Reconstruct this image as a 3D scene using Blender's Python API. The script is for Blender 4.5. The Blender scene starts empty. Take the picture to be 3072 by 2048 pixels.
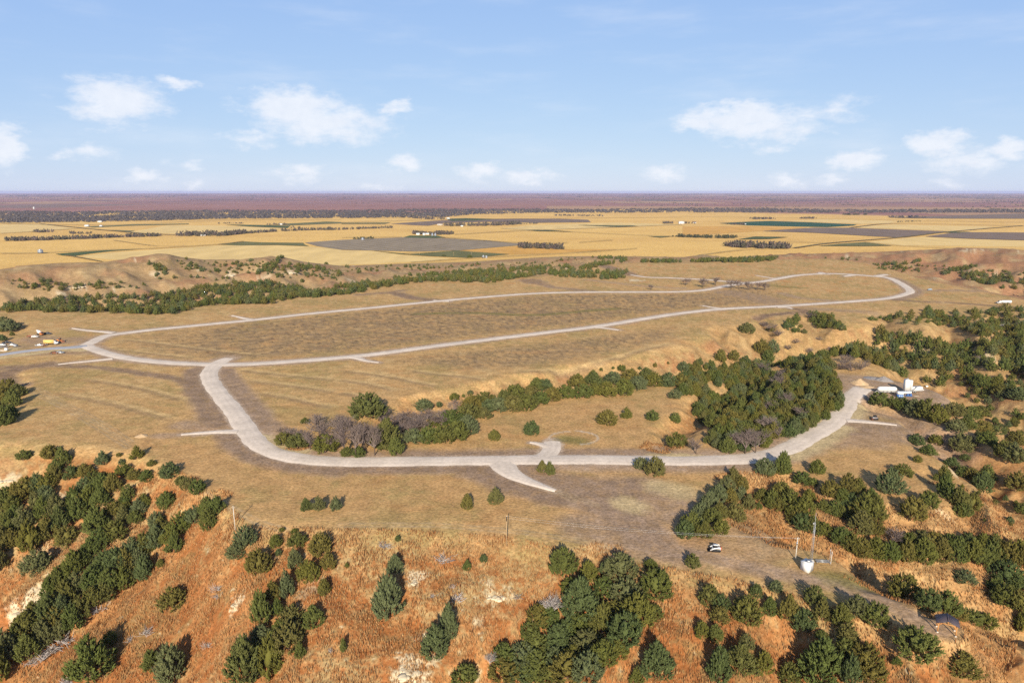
import bpy, math, random
import numpy as np
random.seed(7)
RNG = np.random.default_rng(11)
R_ = math.radians
scene = bpy.context.scene
COL = scene.collection

# ------------------------------------------------------------------ camera
H = 110.0                       # metres above the plateau
PITCH = R_(12.36)
FPX, CX, CY = 2048.0, 1536.0, 1024.0      # photograph: 3072 x 2048
cam_d = bpy.data.cameras.new('camera')
cam_d.sensor_width = 36.0
cam_d.lens = 24.0
cam_d.clip_start = 1.0
cam_d.clip_end = 200000.0
cam = bpy.data.objects.new('camera', cam_d)
cam.location = (0, 0, H)
cam.rotation_euler = (math.pi / 2 - PITCH, 0, 0)
COL.objects.link(cam)
scene.camera = cam

# ------------------------------------------------------------------ exposure, world, sun
scene.view_settings.view_transform = 'Standard'
scene.view_settings.look = 'None'
scene.view_settings.gamma = 1.0
scene.view_settings.use_curve_mapping = False
scene.view_settings.exposure = 0.42
scene.cycles.use_denoising = False
scene.cycles.max_bounces = 5
scene.cycles.diffuse_bounces = 2
scene.cycles.volume_bounces = 1

SUN_EL = R_(24.0)
SUN_AZ = R_(181.5)              # compass from +Y (view direction), clockwise; behind the camera
sun_d = bpy.data.lights.new('sun', 'SUN')
sun_d.energy = 4.9
sun_d.angle = R_(0.5)
sun_d.color = (1.0, 0.89, 0.73)
sun = bpy.data.objects.new('sun', sun_d)
sun.rotation_euler = (math.pi / 2 - SUN_EL, 0, R_(-1.5))
sun.location = (0, -200, 300)
COL.objects.link(sun)

world = bpy.data.worlds.new('World')
scene.world = world
world.use_nodes = True


def px_dir(px, py):
    """azimuth, elevation of a photograph pixel"""
    a = (px - CX) / FPX
    b = (CY - py) / FPX
    hx, hy = a, math.cos(PITCH) + b * math.sin(PITCH)
    hz_ = -math.sin(PITCH) + b * math.cos(PITCH)
    return math.atan2(hx, hy), math.atan2(hz_, math.hypot(hx, hy))


class NT:
    """small helper to write node trees"""
    def __init__(self, tree):
        self.t = tree
        tree.nodes.clear()

    def n(self, typ, **kw):
        nd = self.t.nodes.new(typ)
        for k, v in kw.items():
            setattr(nd, k, v)
        return nd

    def put(self, sock, v):
        if hasattr(v, 'is_linked') or isinstance(v, bpy.types.NodeSocket):
            self.t.links.new(v, sock)
        elif v is not None:
            sock.default_value = v

    def math(self, op, a, b=None, c=None, clamp=False):
        nd = self.n('ShaderNodeMath', operation=op, use_clamp=clamp)
        for i, v in enumerate((a, b, c)):
            if v is not None:
                self.put(nd.inputs[i], v)
        return nd.outputs[0]

    def vmath(self, op, a, b=None):
        nd = self.n('ShaderNodeVectorMath', operation=op)
        self.put(nd.inputs[0], a)
        if b is not None:
            self.put(nd.inputs[1], b)
        return nd.outputs['Value'] if op in ('LENGTH', 'DOT_PRODUCT', 'DISTANCE') else nd.outputs[0]

    def mix(self, f, a, b, blend='MIX'):
        nd = self.n('ShaderNodeMix', data_type='RGBA', blend_type=blend)
        self.put(nd.inputs[0], f)
        self.put(nd.inputs[6], a)
        self.put(nd.inputs[7], b)
        return nd.outputs[2]

    def noise(self, vec, scale, detail=4.0, rough=0.55, dim='3D'):
        nd = self.n('ShaderNodeTexNoise', noise_dimensions=dim)
        if vec is not None:
            self.put(nd.inputs['Vector'], vec)
        nd.inputs['Scale'].default_value = scale
        nd.inputs['Detail'].default_value = detail
        nd.inputs['Roughness'].default_value = rough
        return nd.outputs['Fac']

    def ramp(self, f, lo, hi, a=0.0, b=1.0):
        nd = self.n('ShaderNodeMapRange', interpolation_type='SMOOTHSTEP')
        self.put(nd.inputs[0], f)
        nd.inputs[1].default_value = lo
        nd.inputs[2].default_value = hi
        nd.inputs[3].default_value = a
        nd.inputs[4].default_value = b
        return nd.outputs[0]


def build_world():
    g = NT(world.node_tree)
    sky = g.n('ShaderNodeTexSky', sky_type='NISHITA')
    sky.sun_disc = False
    sky.sun_elevation = SUN_EL
    sky.sun_rotation = SUN_AZ
    sky.altitude = 900
    sky.air_density = 1.0
    sky.dust_density = 0.25
    sky.ozone_density = 2.2
    tc = g.n('ShaderNodeTexCoord').outputs['Generated']
    sep = g.n('ShaderNodeSeparateXYZ')
    g.put(sep.inputs[0], tc)
    az = g.math('ARCTAN2', sep.outputs[0], sep.outputs[1])
    el = g.math('ARCSINE', sep.outputs[2])
    # clouds: (px, py, half width, half height, strength) of each heap in the sky
    C = [(350, 305, 165, 95, 1.0), (290, 330, 110, 50, .9), (530, 248, 80, 28, .75), (10, 430, 75, 90, 1.0),
         (880, 320, 185, 75, 1.0), (980, 375, 230, 70, .9), (1180, 326, 65, 30, .8), (760, 415, 110, 35, .6),
         (290, 460, 80, 40, .6), (180, 455, 60, 24, .5), (2215, 350, 230, 58, 1.05), (2290, 385, 260, 55, .85),
         (2100, 375, 110, 36, .95), (2500, 340, 120, 60, .5), (2820, 440, 120, 55, 1.1), (3020, 450, 80, 40, 1.0),
         (2560, 475, 100, 42, 1.0), (2900, 490, 190, 50, .7), (1210, 490, 75, 32, .8), (1445, 515, 75, 34, .9),
         (1580, 530, 110, 30, .8), (1995, 520, 95, 32, .75), (900, 520, 110, 34, .7), (440, 532, 75, 28, .7),
         (585, 552, 50, 24, .6), (2360, 545, 70, 28, .75), (2500, 545, 60, 22, .6), (2310, 440, 60, 26, .5),
         (1140, 560, 80, 22, .5), (2830, 550, 70, 24, .5), (560, 490, 60, 24, .4)]
    comb = g.n('ShaderNodeCombineXYZ')
    g.put(comb.inputs[0], az)
    g.put(comb.inputs[1], el)
    P = comb.outputs[0]
    # rough edges: shift the lookup by noise
    nz = g.n('ShaderNodeTexNoise')
    g.put(nz.inputs['Vector'], g.vmath('MULTIPLY', P, (1.0, 1.9, 1.0)))
    nz.inputs['Scale'].default_value = 26.0
    nz.inputs['Detail'].default_value = 8.0
    nz.inputs['Roughness'].default_value = 0.62
    wob = g.vmath('MULTIPLY', g.vmath('SUBTRACT', nz.outputs['Color'], (.5, .5, .5)), (0.055, 0.036, 0.0))
    Q = g.vmath('ADD', P, wob)
    total = None
    for (px, py, rx, ry, st) in C:
        a0, e0 = px_dir(px, py)
        a1, _ = px_dir(px + rx, py)
        _, e1 = px_dir(px, py - ry)
        v = g.vmath('MULTIPLY', g.vmath('SUBTRACT', Q, (a0, e0, 0)), (1.12 / abs(a1 - a0), 1.12 / abs(e1 - e0), 0))
        ln = g.vmath('LENGTH', v)
        d = g.math('MULTIPLY', g.math('SUBTRACT', 1.25, ln), st)
        total = d if total is None else g.math('MAXIMUM', total, d)
    nf = g.noise(g.vmath('MULTIPLY', P, (1.0, 2.2, 1.0)), 30.0, 9.0, .62)
    dens = g.math('ADD', total, g.math('MULTIPLY', g.math('SUBTRACT', nf, .5), 1.5))
    cov = g.ramp(dens, 0.02, 0.95)
    # the same broken cloud carries on round the sky outside the view
    gen = g.noise(g.vmath('MULTIPLY', tc, (1.0, 1.0, 2.6)), 3.4, 8.0, .6)
    side = g.ramp(g.math('ABSOLUTE', az), R_(39), R_(50))
    gcov = g.math('MULTIPLY', g.ramp(gen, .60, .76), side)
    band = g.ramp(el, R_(0.5), R_(3))
    gcov = g.math('MULTIPLY', gcov, band)
    cov = g.math('MAXIMUM', g.math('MULTIPLY', cov, .80), gcov)
    # thin high veil
    veil = g.ramp(g.noise(g.vmath('MULTIPLY', P, (1.0, 5.0, 1.0)), 5.0, 6.0, .55), .45, .85, 0, .28)
    cov = g.math('MAXIMUM', cov, veil)
    ss_ = g.n('ShaderNodeSeparateColor')
    g.put(ss_.inputs[0], sky.outputs[0])
    cc_ = g.n('ShaderNodeCombineColor')
    for k in range(3):
        g.put(cc_.inputs[k], g.math('MULTIPLY', g.math('POWER', ss_.outputs[k], SKY_GAMMA[k]), SKY_TINT[k]))
    tint = cc_.outputs[0]
    tint = g.mix(g.ramp(el, R_(10), R_(48)), tint, sky.outputs[0])      # deep blue towards the zenith
    soft = g.noise(P, 60.0, 5.0, .6)
    cc = g.mix(soft, CLOUD_A, CLOUD_B)
    colr = g.mix(cov, tint, cc)
    bg = g.n('ShaderNodeBackground')
    g.put(bg.inputs[0], colr)
    bg.inputs[1].default_value = SKY_STRENGTH
    out = g.n('ShaderNodeOutputWorld')
    g.put(out.inputs[0], bg.outputs[0])


SKY_STRENGTH = 0.082
SKY_GAMMA = (.45, .37, .12)
SKY_TINT = (2.18, 2.96, 6.45)
CLOUD_A = (7.4, 7.8, 8.7, 1)
CLOUD_B = (9.3, 9.4, 9.7, 1)
build_world()
world.cycles.sampling_method = 'MANUAL'
world.cycles.sample_map_resolution = 256

# ------------------------------------------------------------------ noise and helpers
_perm = np.random.default_rng(5).permutation(256)
_perm = np.concatenate([_perm, _perm, _perm])
_gr = np.random.default_rng(6).normal(size=(256, 2))
_gr /= np.linalg.norm(_gr, axis=1)[:, None]


def perlin(x, y, seed=0):
    x = np.asarray(x, float) + seed * 17.31
    y = np.asarray(y, float) - seed * 9.77
    xi = np.floor(x).astype(np.int64)
    yi = np.floor(y).astype(np.int64)
    xf, yf = x - xi, y - yi
    u = xf * xf * xf * (xf * (xf * 6 - 15) + 10)
    v = yf * yf * yf * (yf * (yf * 6 - 15) + 10)

    def gd(ix, iy, fx, fy):
        h = _perm[(_perm[ix & 255] + iy) & 255]
        return _gr[h, 0] * fx + _gr[h, 1] * fy
    a = gd(xi, yi, xf, yf)
    b = gd(xi + 1, yi, xf - 1, yf)
    c = gd(xi, yi + 1, xf, yf - 1)
    d = gd(xi + 1, yi + 1, xf - 1, yf - 1)
    return (a + u * (b - a)) * (1 - v) + (c + u * (d - c)) * v


def fbm(x, y, octv=4, seed=0, gain=.5):
    s, a, f = 0, 1.0, 1.0
    for i in range(octv):
        s = s + a * perlin(x * f, y * f, seed + i)
        a *= gain
        f *= 2.03
    return s


def ss(a, b, x):
    t = np.clip((x - a) / (b - a), 0, 1)
    return t * t * (3 - 2 * t)


def ray(px, py):
    """azimuth and tan(depression) of photograph pixels"""
    a = (np.asarray(px, float) - CX) / FPX
    b = (CY - np.asarray(py, float)) / FPX
    hy = math.cos(PITCH) + b * math.sin(PITCH)
    dz = -math.sin(PITCH) + b * math.cos(PITCH)
    return np.arctan2(a, hy), -dz / np.hypot(a, hy)


def on_plane(px, py, z=0.0):
    th, td = ray(px, py)
    r = (H - z) / np.maximum(td, 1e-4)
    return r * np.sin(th), r * np.cos(th)


def project(x, y, z):
    cp, sp = math.cos(PITCH), math.sin(PITCH)
    dz = z - H
    dep = y * cp - dz * sp
    up = y * sp + dz * cp
    return CX + FPX * x / dep, CY - FPX * up / dep


S = 1024 / 2352.0
ORG = {'1': (0, 560), '2': (1024, 560), '3': (2048, 560), 'D': (0, 960), 'E': (1024, 960), 'F': (2048, 960),
       'A': (0, 1400), 'B': (1024, 1400), 'C': (2048, 1400)}


def c2p(c, pts):
    """points noted on an enlarged crop of the photograph -> photograph pixels"""
    if c == 's':
        return [(p[0], p[1]) for p in pts]
    o = ORG[c]
    return [(o[0] + p[0] * S, o[1] + p[1] * S) for p in pts]


def smooth_line(P, step):
    """Catmull-Rom through plan points, resampled"""
    P = np.asarray(P, float)
    Q = np.vstack([2 * P[0] - P[1], P, 2 * P[-1] - P[-2]])
    out = []
    for i in range(1, len(Q) - 2):
        p0, p1, p2, p3 = Q[i - 1], Q[i], Q[i + 1], Q[i + 2]
        n = max(2, int(np.linalg.norm(p2 - p1) / step))
        for t in np.arange(n) / n:
            out.append(.5 * ((2 * p1) + (-p0 + p2) * t + (2 * p0 - 5 * p1 + 4 * p2 - p3) * t * t + (-p0 + 3 * p1 - 3 * p2 + p3) * t ** 3))
    out.append(P[-1])
    return np.array(out)


def seg_dist(X, Y, P):
    """distance to polyline, and parameter 0..1 along it"""
    P = np.asarray(P, float)
    best = np.full(X.shape, 1e9)
    par = np.zeros(X.shape)
    n = len(P) - 1
    for i in range(n):
        ax, ay = P[i]
        bx, by = P[i + 1]
        dx, dy = bx - ax, by - ay
        L2 = dx * dx + dy * dy + 1e-9
        t = np.clip(((X - ax) * dx + (Y - ay) * dy) / L2, 0, 1)
        d = np.hypot(X - ax - t * dx, Y - ay - t * dy)
        m = d < best
        best = np.where(m, d, best)
        par = np.where(m, (i + t) / n, par)
    return best, par


def near(X, Y, P, w):
    P = np.asarray(P, float)
    return np.nonzero((X > P[:, 0].min() - w) & (X < P[:, 0].max() + w) & (Y > P[:, 1].min() - w) & (Y < P[:, 1].max() + w))[0]


# ------------------------------------------------------------------ terrain
def polar_line(pts, z=0.0, dist=None):
    th, td = ray([p[0] for p in pts], [p[1] for p in pts])
    return th, (H - z) / td


# south edge of the plateau
_se = [(-500, 1300), (0, 1335), (250, 1345), (420, 1370), (560, 1440), (640, 1515), (740, 1580), (1000, 1592), (1300, 1600), (1500, 1612),
       (1700, 1650), (1850, 1685), (2020, 1712), (2200, 1745), (2450, 1810), (2650, 1890), (2850, 1990), (3072, 2110), (3300, 2250)]
SE_T, SE_R = polar_line(_se)
# north edge
_ne = [(-500, 945), (0, 934), (74, 930), (174, 937), (379, 939), (435, 943), (518, 941), (631, 915), (718, 913), (784, 915), (814, 908), (849, 895),
       (1023, 886), (1054, 886), (1063, 869), (1146, 860), (1220, 847), (1355, 843), (1464, 847), (1503, 839), (1573, 834), (1677, 826), (1770, 800),
       (1900, 788), (2080, 789), (2340, 778), (2480, 775), (2600, 790), (2750, 835), (2900, 868), (3072, 903), (3500, 940)]
NE_T, NE_R = polar_line(_ne)
# crest line of the hills beyond the back ravine: px, py, distance
_cr = [(-600, 815, 1100), (0, 810, 1120), (87, 797, 1140), (174, 791, 1160), (305, 789, 1180), (370, 780, 1200), (457, 764, 1230), (500, 763, 1240), (544, 773, 1240), (610, 781, 1230),
       (718, 781, 1230), (805, 772, 1220), (849, 773, 1220), (914, 789, 1240), (1023, 803, 1270), (1100, 801, 1300), (1200, 799, 1340), (1400, 795, 1380), (1500, 786, 1400),
       (1600, 778, 1420), (1700, 773, 1440), (1850, 773, 1480), (2048, 776, 1500), (2110, 767, 1500), (2180, 777, 1500), (2330, 767, 1520), (2450, 763, 1550), (2600, 759, 1580),
       (2750, 752, 1600), (2900, 744, 1620), (3000, 745, 1620), (3072, 752, 1620), (3600, 770, 1600)]
CR_T, _td = ray([c[0] for c in _cr], [c[1] for c in _cr])
CR_R = np.array([c[2] for c in _cr], float)
CR_Z = H - CR_R * _td
PLAIN = -55.0


def base_h(x, y, detail=True):
    r = np.hypot(x, y)
    th = np.arctan2(x, y)
    thc = np.clip(th, -1.2, 1.2)
    wob = fbm(x / 60, y / 60, 3, 3) * 9 if detail else 0
    rs = np.interp(thc, SE_T, SE_R)
    rn = np.interp(thc, NE_T, NE_R)
    rc = np.interp(thc, CR_T, CR_R)
    zc = np.interp(thc, CR_T, CR_Z)
    s = rs - r + wob * .5
    sp = .5 * (s + np.sqrt(s * s + 30.0)) - .9
    sp = np.where(sp < 0, 0, sp)
    d1 = .40 * sp
    z = -70 * (1 - np.exp(-d1 / 70))
    # behind the camera: rolling ground at the same low level
    t = (r - rn) / np.maximum(rc - rn, 50)
    D = np.interp(thc, [-.64, -.25, 0.0, .12, .35, .6], [30, 30, 22, 16, 14, 26])
    v = -D * ss(0, .28, t) + (zc + D) * ss(.38, 1.0, t)
    if detail:
        rg = 1 - np.abs(perlin(x / 75, y / 75, 8)) * 2.2
        rg2 = 1 - np.abs(perlin(x / 31, y / 31, 9)) * 2.2
        hm = ss(.1, .45, t) * (1 - ss(.86, 1.0, t) * .6) * (1 - ss(1.05, 1.4, t))
        v = v + hm * ((rg - .5) * 12 + (rg2 - .5) * 4.5)
    z = np.where(t > 0, v, z)
    down = ss(0, 330, r - rc)
    z = np.where(r > rc, zc + (PLAIN - zc) * down, z)
    far = 46 * ss(9000, 52000, r)
    if detail:
        far = far + ss(9000, 16000, r) * fbm(x / 3500, y / 3500, 3, 21) * 9 * (1 - ss(40000, 52000, r))
    z = z + np.where(r > 9000, far, 0)
    return z


def cast_base(px, py):
    th, td = ray(px, py)
    rr = np.concatenate([np.linspace(90, 1700, 1600), np.geomspace(1702, 60000, 300)])
    X = rr[None, :] * np.sin(th)[:, None]
    Y = rr[None, :] * np.cos(th)[:, None]
    Z = base_h(X, Y, False)
    hit = Z >= H - rr[None, :] * td[:, None]
    i = np.argmax(hit, axis=1)
    r = rr[i]
    return np.stack([r * np.sin(th), r * np.cos(th)], 1)


# ravines: crop, points, depth at start, depth at end, half width start, end
_rav = [
    ('s', [(640, 1495), (480, 1640), (330, 1790), (180, 1930), (40, 2060), (-100, 2200)], 2, 9, 9, 17),
    ('s', [(560, 1465), (400, 1560), (280, 1700), (160, 1790), (0, 1900)], 1, 5, 8, 12),
    ('s', [(380, 1405), (290, 1480), (180, 1600), (60, 1700), (-60, 1800)], 1, 7, 9, 16),
    ('s', [(180, 1390), (100, 1470), (0, 1540), (-100, 1600)], 1, 6, 8, 14),
    ('s', [(980, 1590), (880, 1760), (800, 1900), (720, 2060)], 0, 6, 6, 13),
    ('s', [(1800, 1660), (1800, 1800), (1650, 1950), (1480, 2100)], 2, 11, 10, 24),
    ('s', [(2180, 1760), (2350, 1900), (2430, 2000), (2450, 2200)], 1, 11, 9, 22),
    ('s', [(2540, 1850), (2700, 2048)], 0, 5, 8, 14),
    ('s', [(2230, 1450), (2400, 1560), (2620, 1640), (2850, 1680), (3072, 1740), (3350, 1850)], 4, 24, 14, 52),
    ('s', [(2320, 1420), (2480, 1500), (2620, 1560), (2760, 1640)], 3, 8, 8, 18),
    ('s', [(2830, 1420), (2900, 1520), (2960, 1640)], 1, 7, 8, 16),
    ('s', [(2960, 1400), (3072, 1520), (3200, 1600)], 1, 8, 10, 20),
    ('s', [(3072, 1780), (3000, 1850), (3100, 2000)], 6, 14, 18, 30),
    ('s', [(2640, 1215), (2800, 1290), (2930, 1370), (3072, 1450), (3300, 1560)], 4, 18, 12, 34),
    ('s', [(900, 1335), (1080, 1270), (1350, 1195), (1700, 1140), (2050, 1090), (2250, 1045), (2420, 1010)], 1.5, 24, 10, 60),
    ('s', [(2380, 1015), (2600, 1010), (2850, 1060), (3072, 1150), (3400, 1280)], 24, 42, 60, 95),
    ('s', [(1980, 1345), (2080, 1260), (2200, 1160), (2310, 1080)], 2, 20, 9, 34),
    ('s', [(2150, 985), (2220, 1040)], 3, 16, 12, 26), ('s', [(2280, 950), (2330, 1030)], 3, 18, 12, 26),
    ('s', [(2420, 940), (2480, 1000)], 3, 16, 14, 26), ('s', [(2640, 945), (2740, 1030)], 4, 18, 16, 30),
    ('s', [(2830, 940), (2900, 1040)], 4, 20, 16, 30), ('s', [(3000, 945), (3080, 1080)], 5, 22, 18, 34),
    ('s', [(2780, 1130), (2950, 1180), (3150, 1260)], 4, 16, 14, 34),
    ('s', [(60, 1130), (0, 1190), (-120, 1290)], 1, 6, 10, 20),
    ('s', [(60, 968), (0, 1000), (-150, 1040)], 1, 8, 14, 30),
]
RAV = []
for c, pts, d0, d1, w0, w1 in _rav:
    pts = c2p(c, pts)
    P = cast_base([p[0] for p in pts], [p[1] for p in pts])
    RAV.append((smooth_line(P, 6.0), d0, d1, w0, w1))


PADS = []
for p, rad in (((2425, 1695), 11), ((2838, 1893), 5.5), ((2690, 1176), 26), ((2610, 1150), 16), ((2146, 1648), 8), ((100, 1030), 45), ((2625, 1255), 12)):
    q = cast_base([p[0]], [p[1]])[0]
    PADS.append((q[0], q[1], float(base_h(q[:1], q[1:], False)[0]), rad))


# roads (plan points lie on the plateau, z = 0)
def plan(c, pts):
    pts = c2p(c, pts)
    x, y = on_plane([p[0] for p in pts], [p[1] for p in pts])
    return np.stack([x, y], 1)


LOOP = plan('s', [(255, 1036), (315, 1008), (365, 1000), (457, 989), (588, 976), (751, 960), (914, 942), (1110, 923), (1306, 904), (1502, 887), (1633, 879), (1763, 876), (1894, 876), (2024, 875), (2090, 872),
                  (2135, 866), (2175, 858), (2222, 851), (2283, 845), (2331, 836), (2396, 825), (2466, 821), (2527, 822), (2614, 828), (2666, 834), (2705, 852), (2731, 872), (2718, 882), (2658, 895), (2527, 906), (2353, 917),
                  (2170, 926), (2048, 939), (1959, 952), (1802, 977), (1567, 1006), (1306, 1038), (1110, 1064), (914, 1081), (718, 1092), (588, 1091), (457, 1083), (353, 1068), (287, 1049), (255, 1036)])
ACCESS = np.vstack([plan('D', [(1490, 302), (1440, 370), (1470, 450), (1550, 555), (1625, 650), (1690, 745), (1770, 842), (1890, 912), (2050, 952), (2250, 970)]),
                    plan('E', [(150, 975), (500, 972), (1000, 968), (1500, 962), (2000, 964)]),
                    plan('F', [(0, 968), (300, 960), (500, 945), (640, 915), (760, 868), (900, 790), (1020, 720), (1090, 650), (1135, 575), (1175, 520), (1240, 470)])])
ROADS = [   # plan points, half widths (start, end), colour, name, shoulder
    (LOOP, (4.3, 4.3), 'gravel', 'loop_road', 5.5),
    (ACCESS, (5.0, 5.0), 'gravel', 'access_road', 9.0),
    (plan('D', [(1490, 300), (1540, 275), (1575, 262)]), (5.5, 4.0), 'gravel', 'road_stub', 6),
    (plan('D', [(1640, 768), (1500, 772), (1380, 780), (1250, 791)]), (3.0, 1.0), 'gravel', 'driveway_stub', 2.5),
    (plan('D', [(775, 265), (640, 280), (520, 292), (400, 306)]), (2.6, .8), 'gravel', 'driveway_stub', 6),
    (plan('D', [(790, 88), (680, 78), (590, 70), (500, 57)]), (3.0, .9), 'gravel', 'driveway_stub', 3),
    (plan('D', [(600, 178), (500, 188), (350, 196), (150, 218), (-150, 262)]), (4.6, 3.6), 'asphalt', 'entrance_road', 2.0),
    (plan('1', [(1745, 916), (1680, 905), (1600, 887)]), (3.2, 1.0), 'gravel', 'driveway_stub', 2),
    (plan('2', [(745, 790), (690, 788), (640, 783)]), (3.5, 1.6), 'gravel', 'driveway_stub', 2),
    (plan('2', [(1745, 966), (1830, 975), (1915, 988)]), (3.0, 1.2), 'gravel', 'driveway_stub', 3),
    (plan('E', [(55, 254), (110, 262), (170, 280), (262, 293)]), (3.4, 1.0), 'gravel', 'driveway_stub', 3),
    (plan('3', [(275, 840), (210, 832), (140, 820)]), (3.4, 1.0), 'gravel', 'driveway_stub', 3),
    (plan('3', [(650, 829), (720, 830), (760, 842)]), (3.2, 1.0), 'gravel', 'driveway_stub', 3),
    (plan('3', [(655, 633), (590, 625), (510, 612)]), (2.8, .8), 'gravel', 'driveway_stub', 3),
    (plan('3', [(985, 602), (965, 597), (950, 590)]), (5.0, 4.0), 'gravel', 'road_stub', 4),
    (plan('3', [(1175, 608), (1140, 614), (1105, 619)]), (4.5, 2.0), 'gravel', 'road_stub', 4),
    (plan('3', [(1320, 618), (1360, 613), (1402, 606)]), (5.0, 3.5), 'gravel', 'road_stub', 4),
    (plan('E', [(1100, 982), (1125, 1020), (1165, 1055), (1230, 1088), (1340, 1130), (1480, 1177)]), (5.6, 1.1), 'gravel', 'driveway_stub', 8),
    (plan('E', [(1400, 948), (1440, 905), (1455, 868), (1450, 838)]), (4.5, 3.6), 'gravel', 'driveway_stub', 2),
    (plan('E', [(1440, 880), (1390, 862), (1345, 850), (1300, 845)]), (2.6, 1.0), 'gravel', 'driveway_stub', 1),
    (plan('F', [(1125, 690), (1200, 694), (1330, 706), (1475, 723)]), (3.0, .9), 'gravel', 'driveway_stub', 4),
]
BENCH = np.vstack([plan('2', [(2000, 608), (2060, 618), (2120, 625), (2240, 628)]), plan('3', [(0, 633), (120, 638), (250, 648), (330, 655), (420, 661), (480, 660)])])
ROADS.append((BENCH, (2.2, 3.4), 'gravel', 'bench_road', 5))
RING = plan('E', [(1600 + 168 * math.cos(t), 813 + 47 * math.sin(t)) for t in np.linspace(R_(115), R_(430), 22)])
DIRT = [    # bare earth tracks: points, half width, softness, strength, darkness
    (plan('D', [(400, 306), (200, 318), (0, 330), (-200, 345)]), 5, 4, .9, .8),
    (plan('D', [(330, 300), (120, 340), (30, 380), (60, 430), (140, 450)]), 5, 4, .9, .9),
    (plan('D', [(420, 312), (700, 330), (1000, 370), (1200, 400), (1320, 440)]), 3.2, 3, .85, .9),
    (plan('2', [(640, 783), (480, 765), (390, 738), (340, 730)]), 7, 6, .9, .9),
    (plan('2', [(420, 715), (330, 730), (120, 745)]), 5, 5, .8, .85),
    (plan('2', [(1720, 720), (1580, 705), (1450, 690), (1380, 670), (1300, 645)]), 6, 6, .8, .7),
    (plan('2', [(1300, 645), (1340, 660)]), 14, 8, .85, .9),
    (plan('3', [(760, 842), (860, 856), (700, 872), (520, 892)]), 5, 4, .95, 1.0),
    (plan('3', [(860, 840), (1050, 850), (1300, 865)]), 6, 8, .6, .7),
    (plan('3', [(1400, 776), (1650, 790), (1900, 803), (2150, 820), (2352, 837), (2600, 860)]), 4, 2.5, .95, 1.0),
    (plan('3', [(1580, 718), (1750, 717), (1900, 716), (2150, 721), (2352, 738), (2600, 770)]), 4.5, 4, .9, .45),
    (plan('3', [(1440, 630), (1560, 690), (1600, 720), (1560, 750), (1480, 770)]), 8, 6, .9, .45),
    (plan('3', [(690, 735), (800, 765), (1000, 783), (1120, 790)]), 4, 5, .7, .4),
    (plan('3', [(300, 725), (500, 760), (640, 800)]), 12, 14, .55, .7),
    (plan('2', [(1810, 545), (1900, 575), (2000, 608)]), 10, 6, .9, .8),
    (plan('2', [(1700, 640), (1950, 670), (2150, 690), (2352, 700)]), 5, 6, .6, .2),
    (plan('D', [(1360, 340), (1330, 420), (1380, 520), (1450, 640), (1500, 720)]), 6, 4, .95, .65),
    (plan('D', [(1540, 350), (1620, 470), (1740, 620), (1830, 740)]), 7, 3.5, .95, .45),
    (plan('D', [(1260, 720), (1400, 735), (1520, 745)]), 5, 4, .7, .3),
    (plan('D', [(1250, 792), (1150, 800), (1080, 800)]), 3, 3, .7, .3),
    (plan('D', [(1560, 800), (1680, 900), (1850, 970), (2050, 1005), (2352, 1030)]), 5, 4, .95, .6),
    (plan('E', [(0, 1015), (500, 1018), (850, 1015)]), 5, 4, .95, .6),
    (plan('E', [(420, 930), (800, 930), (1300, 922)]), 4, 3, .95, .55),
    (plan('E', [(1500, 915), (1900, 920), (2150, 905), (2230, 870)]), 4.5, 3, .95, .55),
    (plan('E', [(900, 1030), (1050, 1080), (1250, 1160), (1500, 1220)]), 7, 4, .95, .65),
    (plan('E', [(1220, 1010), (1350, 1080), (1550, 1130), (1800, 1160), (2100, 1150)]), 8, 6, .9, .6),
    (plan('B', [(1480, 165), (1700, 230), (1900, 310), (2060, 420), (2140, 520)]), 9, 4, .95, .4),
    (plan('B', [(1900, 180), (2100, 230), (2200, 260)]), 14, 8, .75, .4),
    (plan('B', [(1700, 400), (1900, 450), (2050, 520)]), 9, 6, .75, .45),
    (plan('B', [(2050, 480), (2200, 560), (2352, 600)]), 6, 4, .9, .3),
    (plan('C', [(40, 590), (300, 650), (550, 705), (800, 760), (1100, 815), (1300, 880), (1480, 970), (1650, 1060), (1760, 1110)]), 3.2, 3, .8, .25),
    (plan('C', [(150, 560), (400, 560), (560, 470)]), 9, 8, .4, .4),
    (plan('F', [(1150, 420), (1400, 440), (1650, 470), (1800, 500)]), 17, 6, .9, .3),
    (plan('F', [(1160, 470), (1300, 520), (1600, 545), (1780, 540)]), 12, 6, .9, .3),
    (plan('F', [(1250, 610), (1450, 640), (1650, 700), (1780, 760)]), 10, 8, .8, .55),
    (plan('F', [(1150, 760), (1350, 770), (1600, 780), (1800, 790)]), 13, 8, .8, .55),
    (plan('F', [(900, 850), (1100, 830), (1300, 840)]), 7, 6, .6, .5),
    (plan('F', [(0, 985), (300, 985), (500, 1000)]), 5, 4, .7, .4),
    (plan('D', [(250, 130), (350, 150), (480, 140)]), 11, 8, .7, .6),
    (plan('D', [(60, 190), (200, 180), (330, 165)]), 6, 5, .6, .6),
    (plan('D', [(200, 235), (420, 225), (640, 225)]), 5, 5, .6, .7),
]
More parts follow.
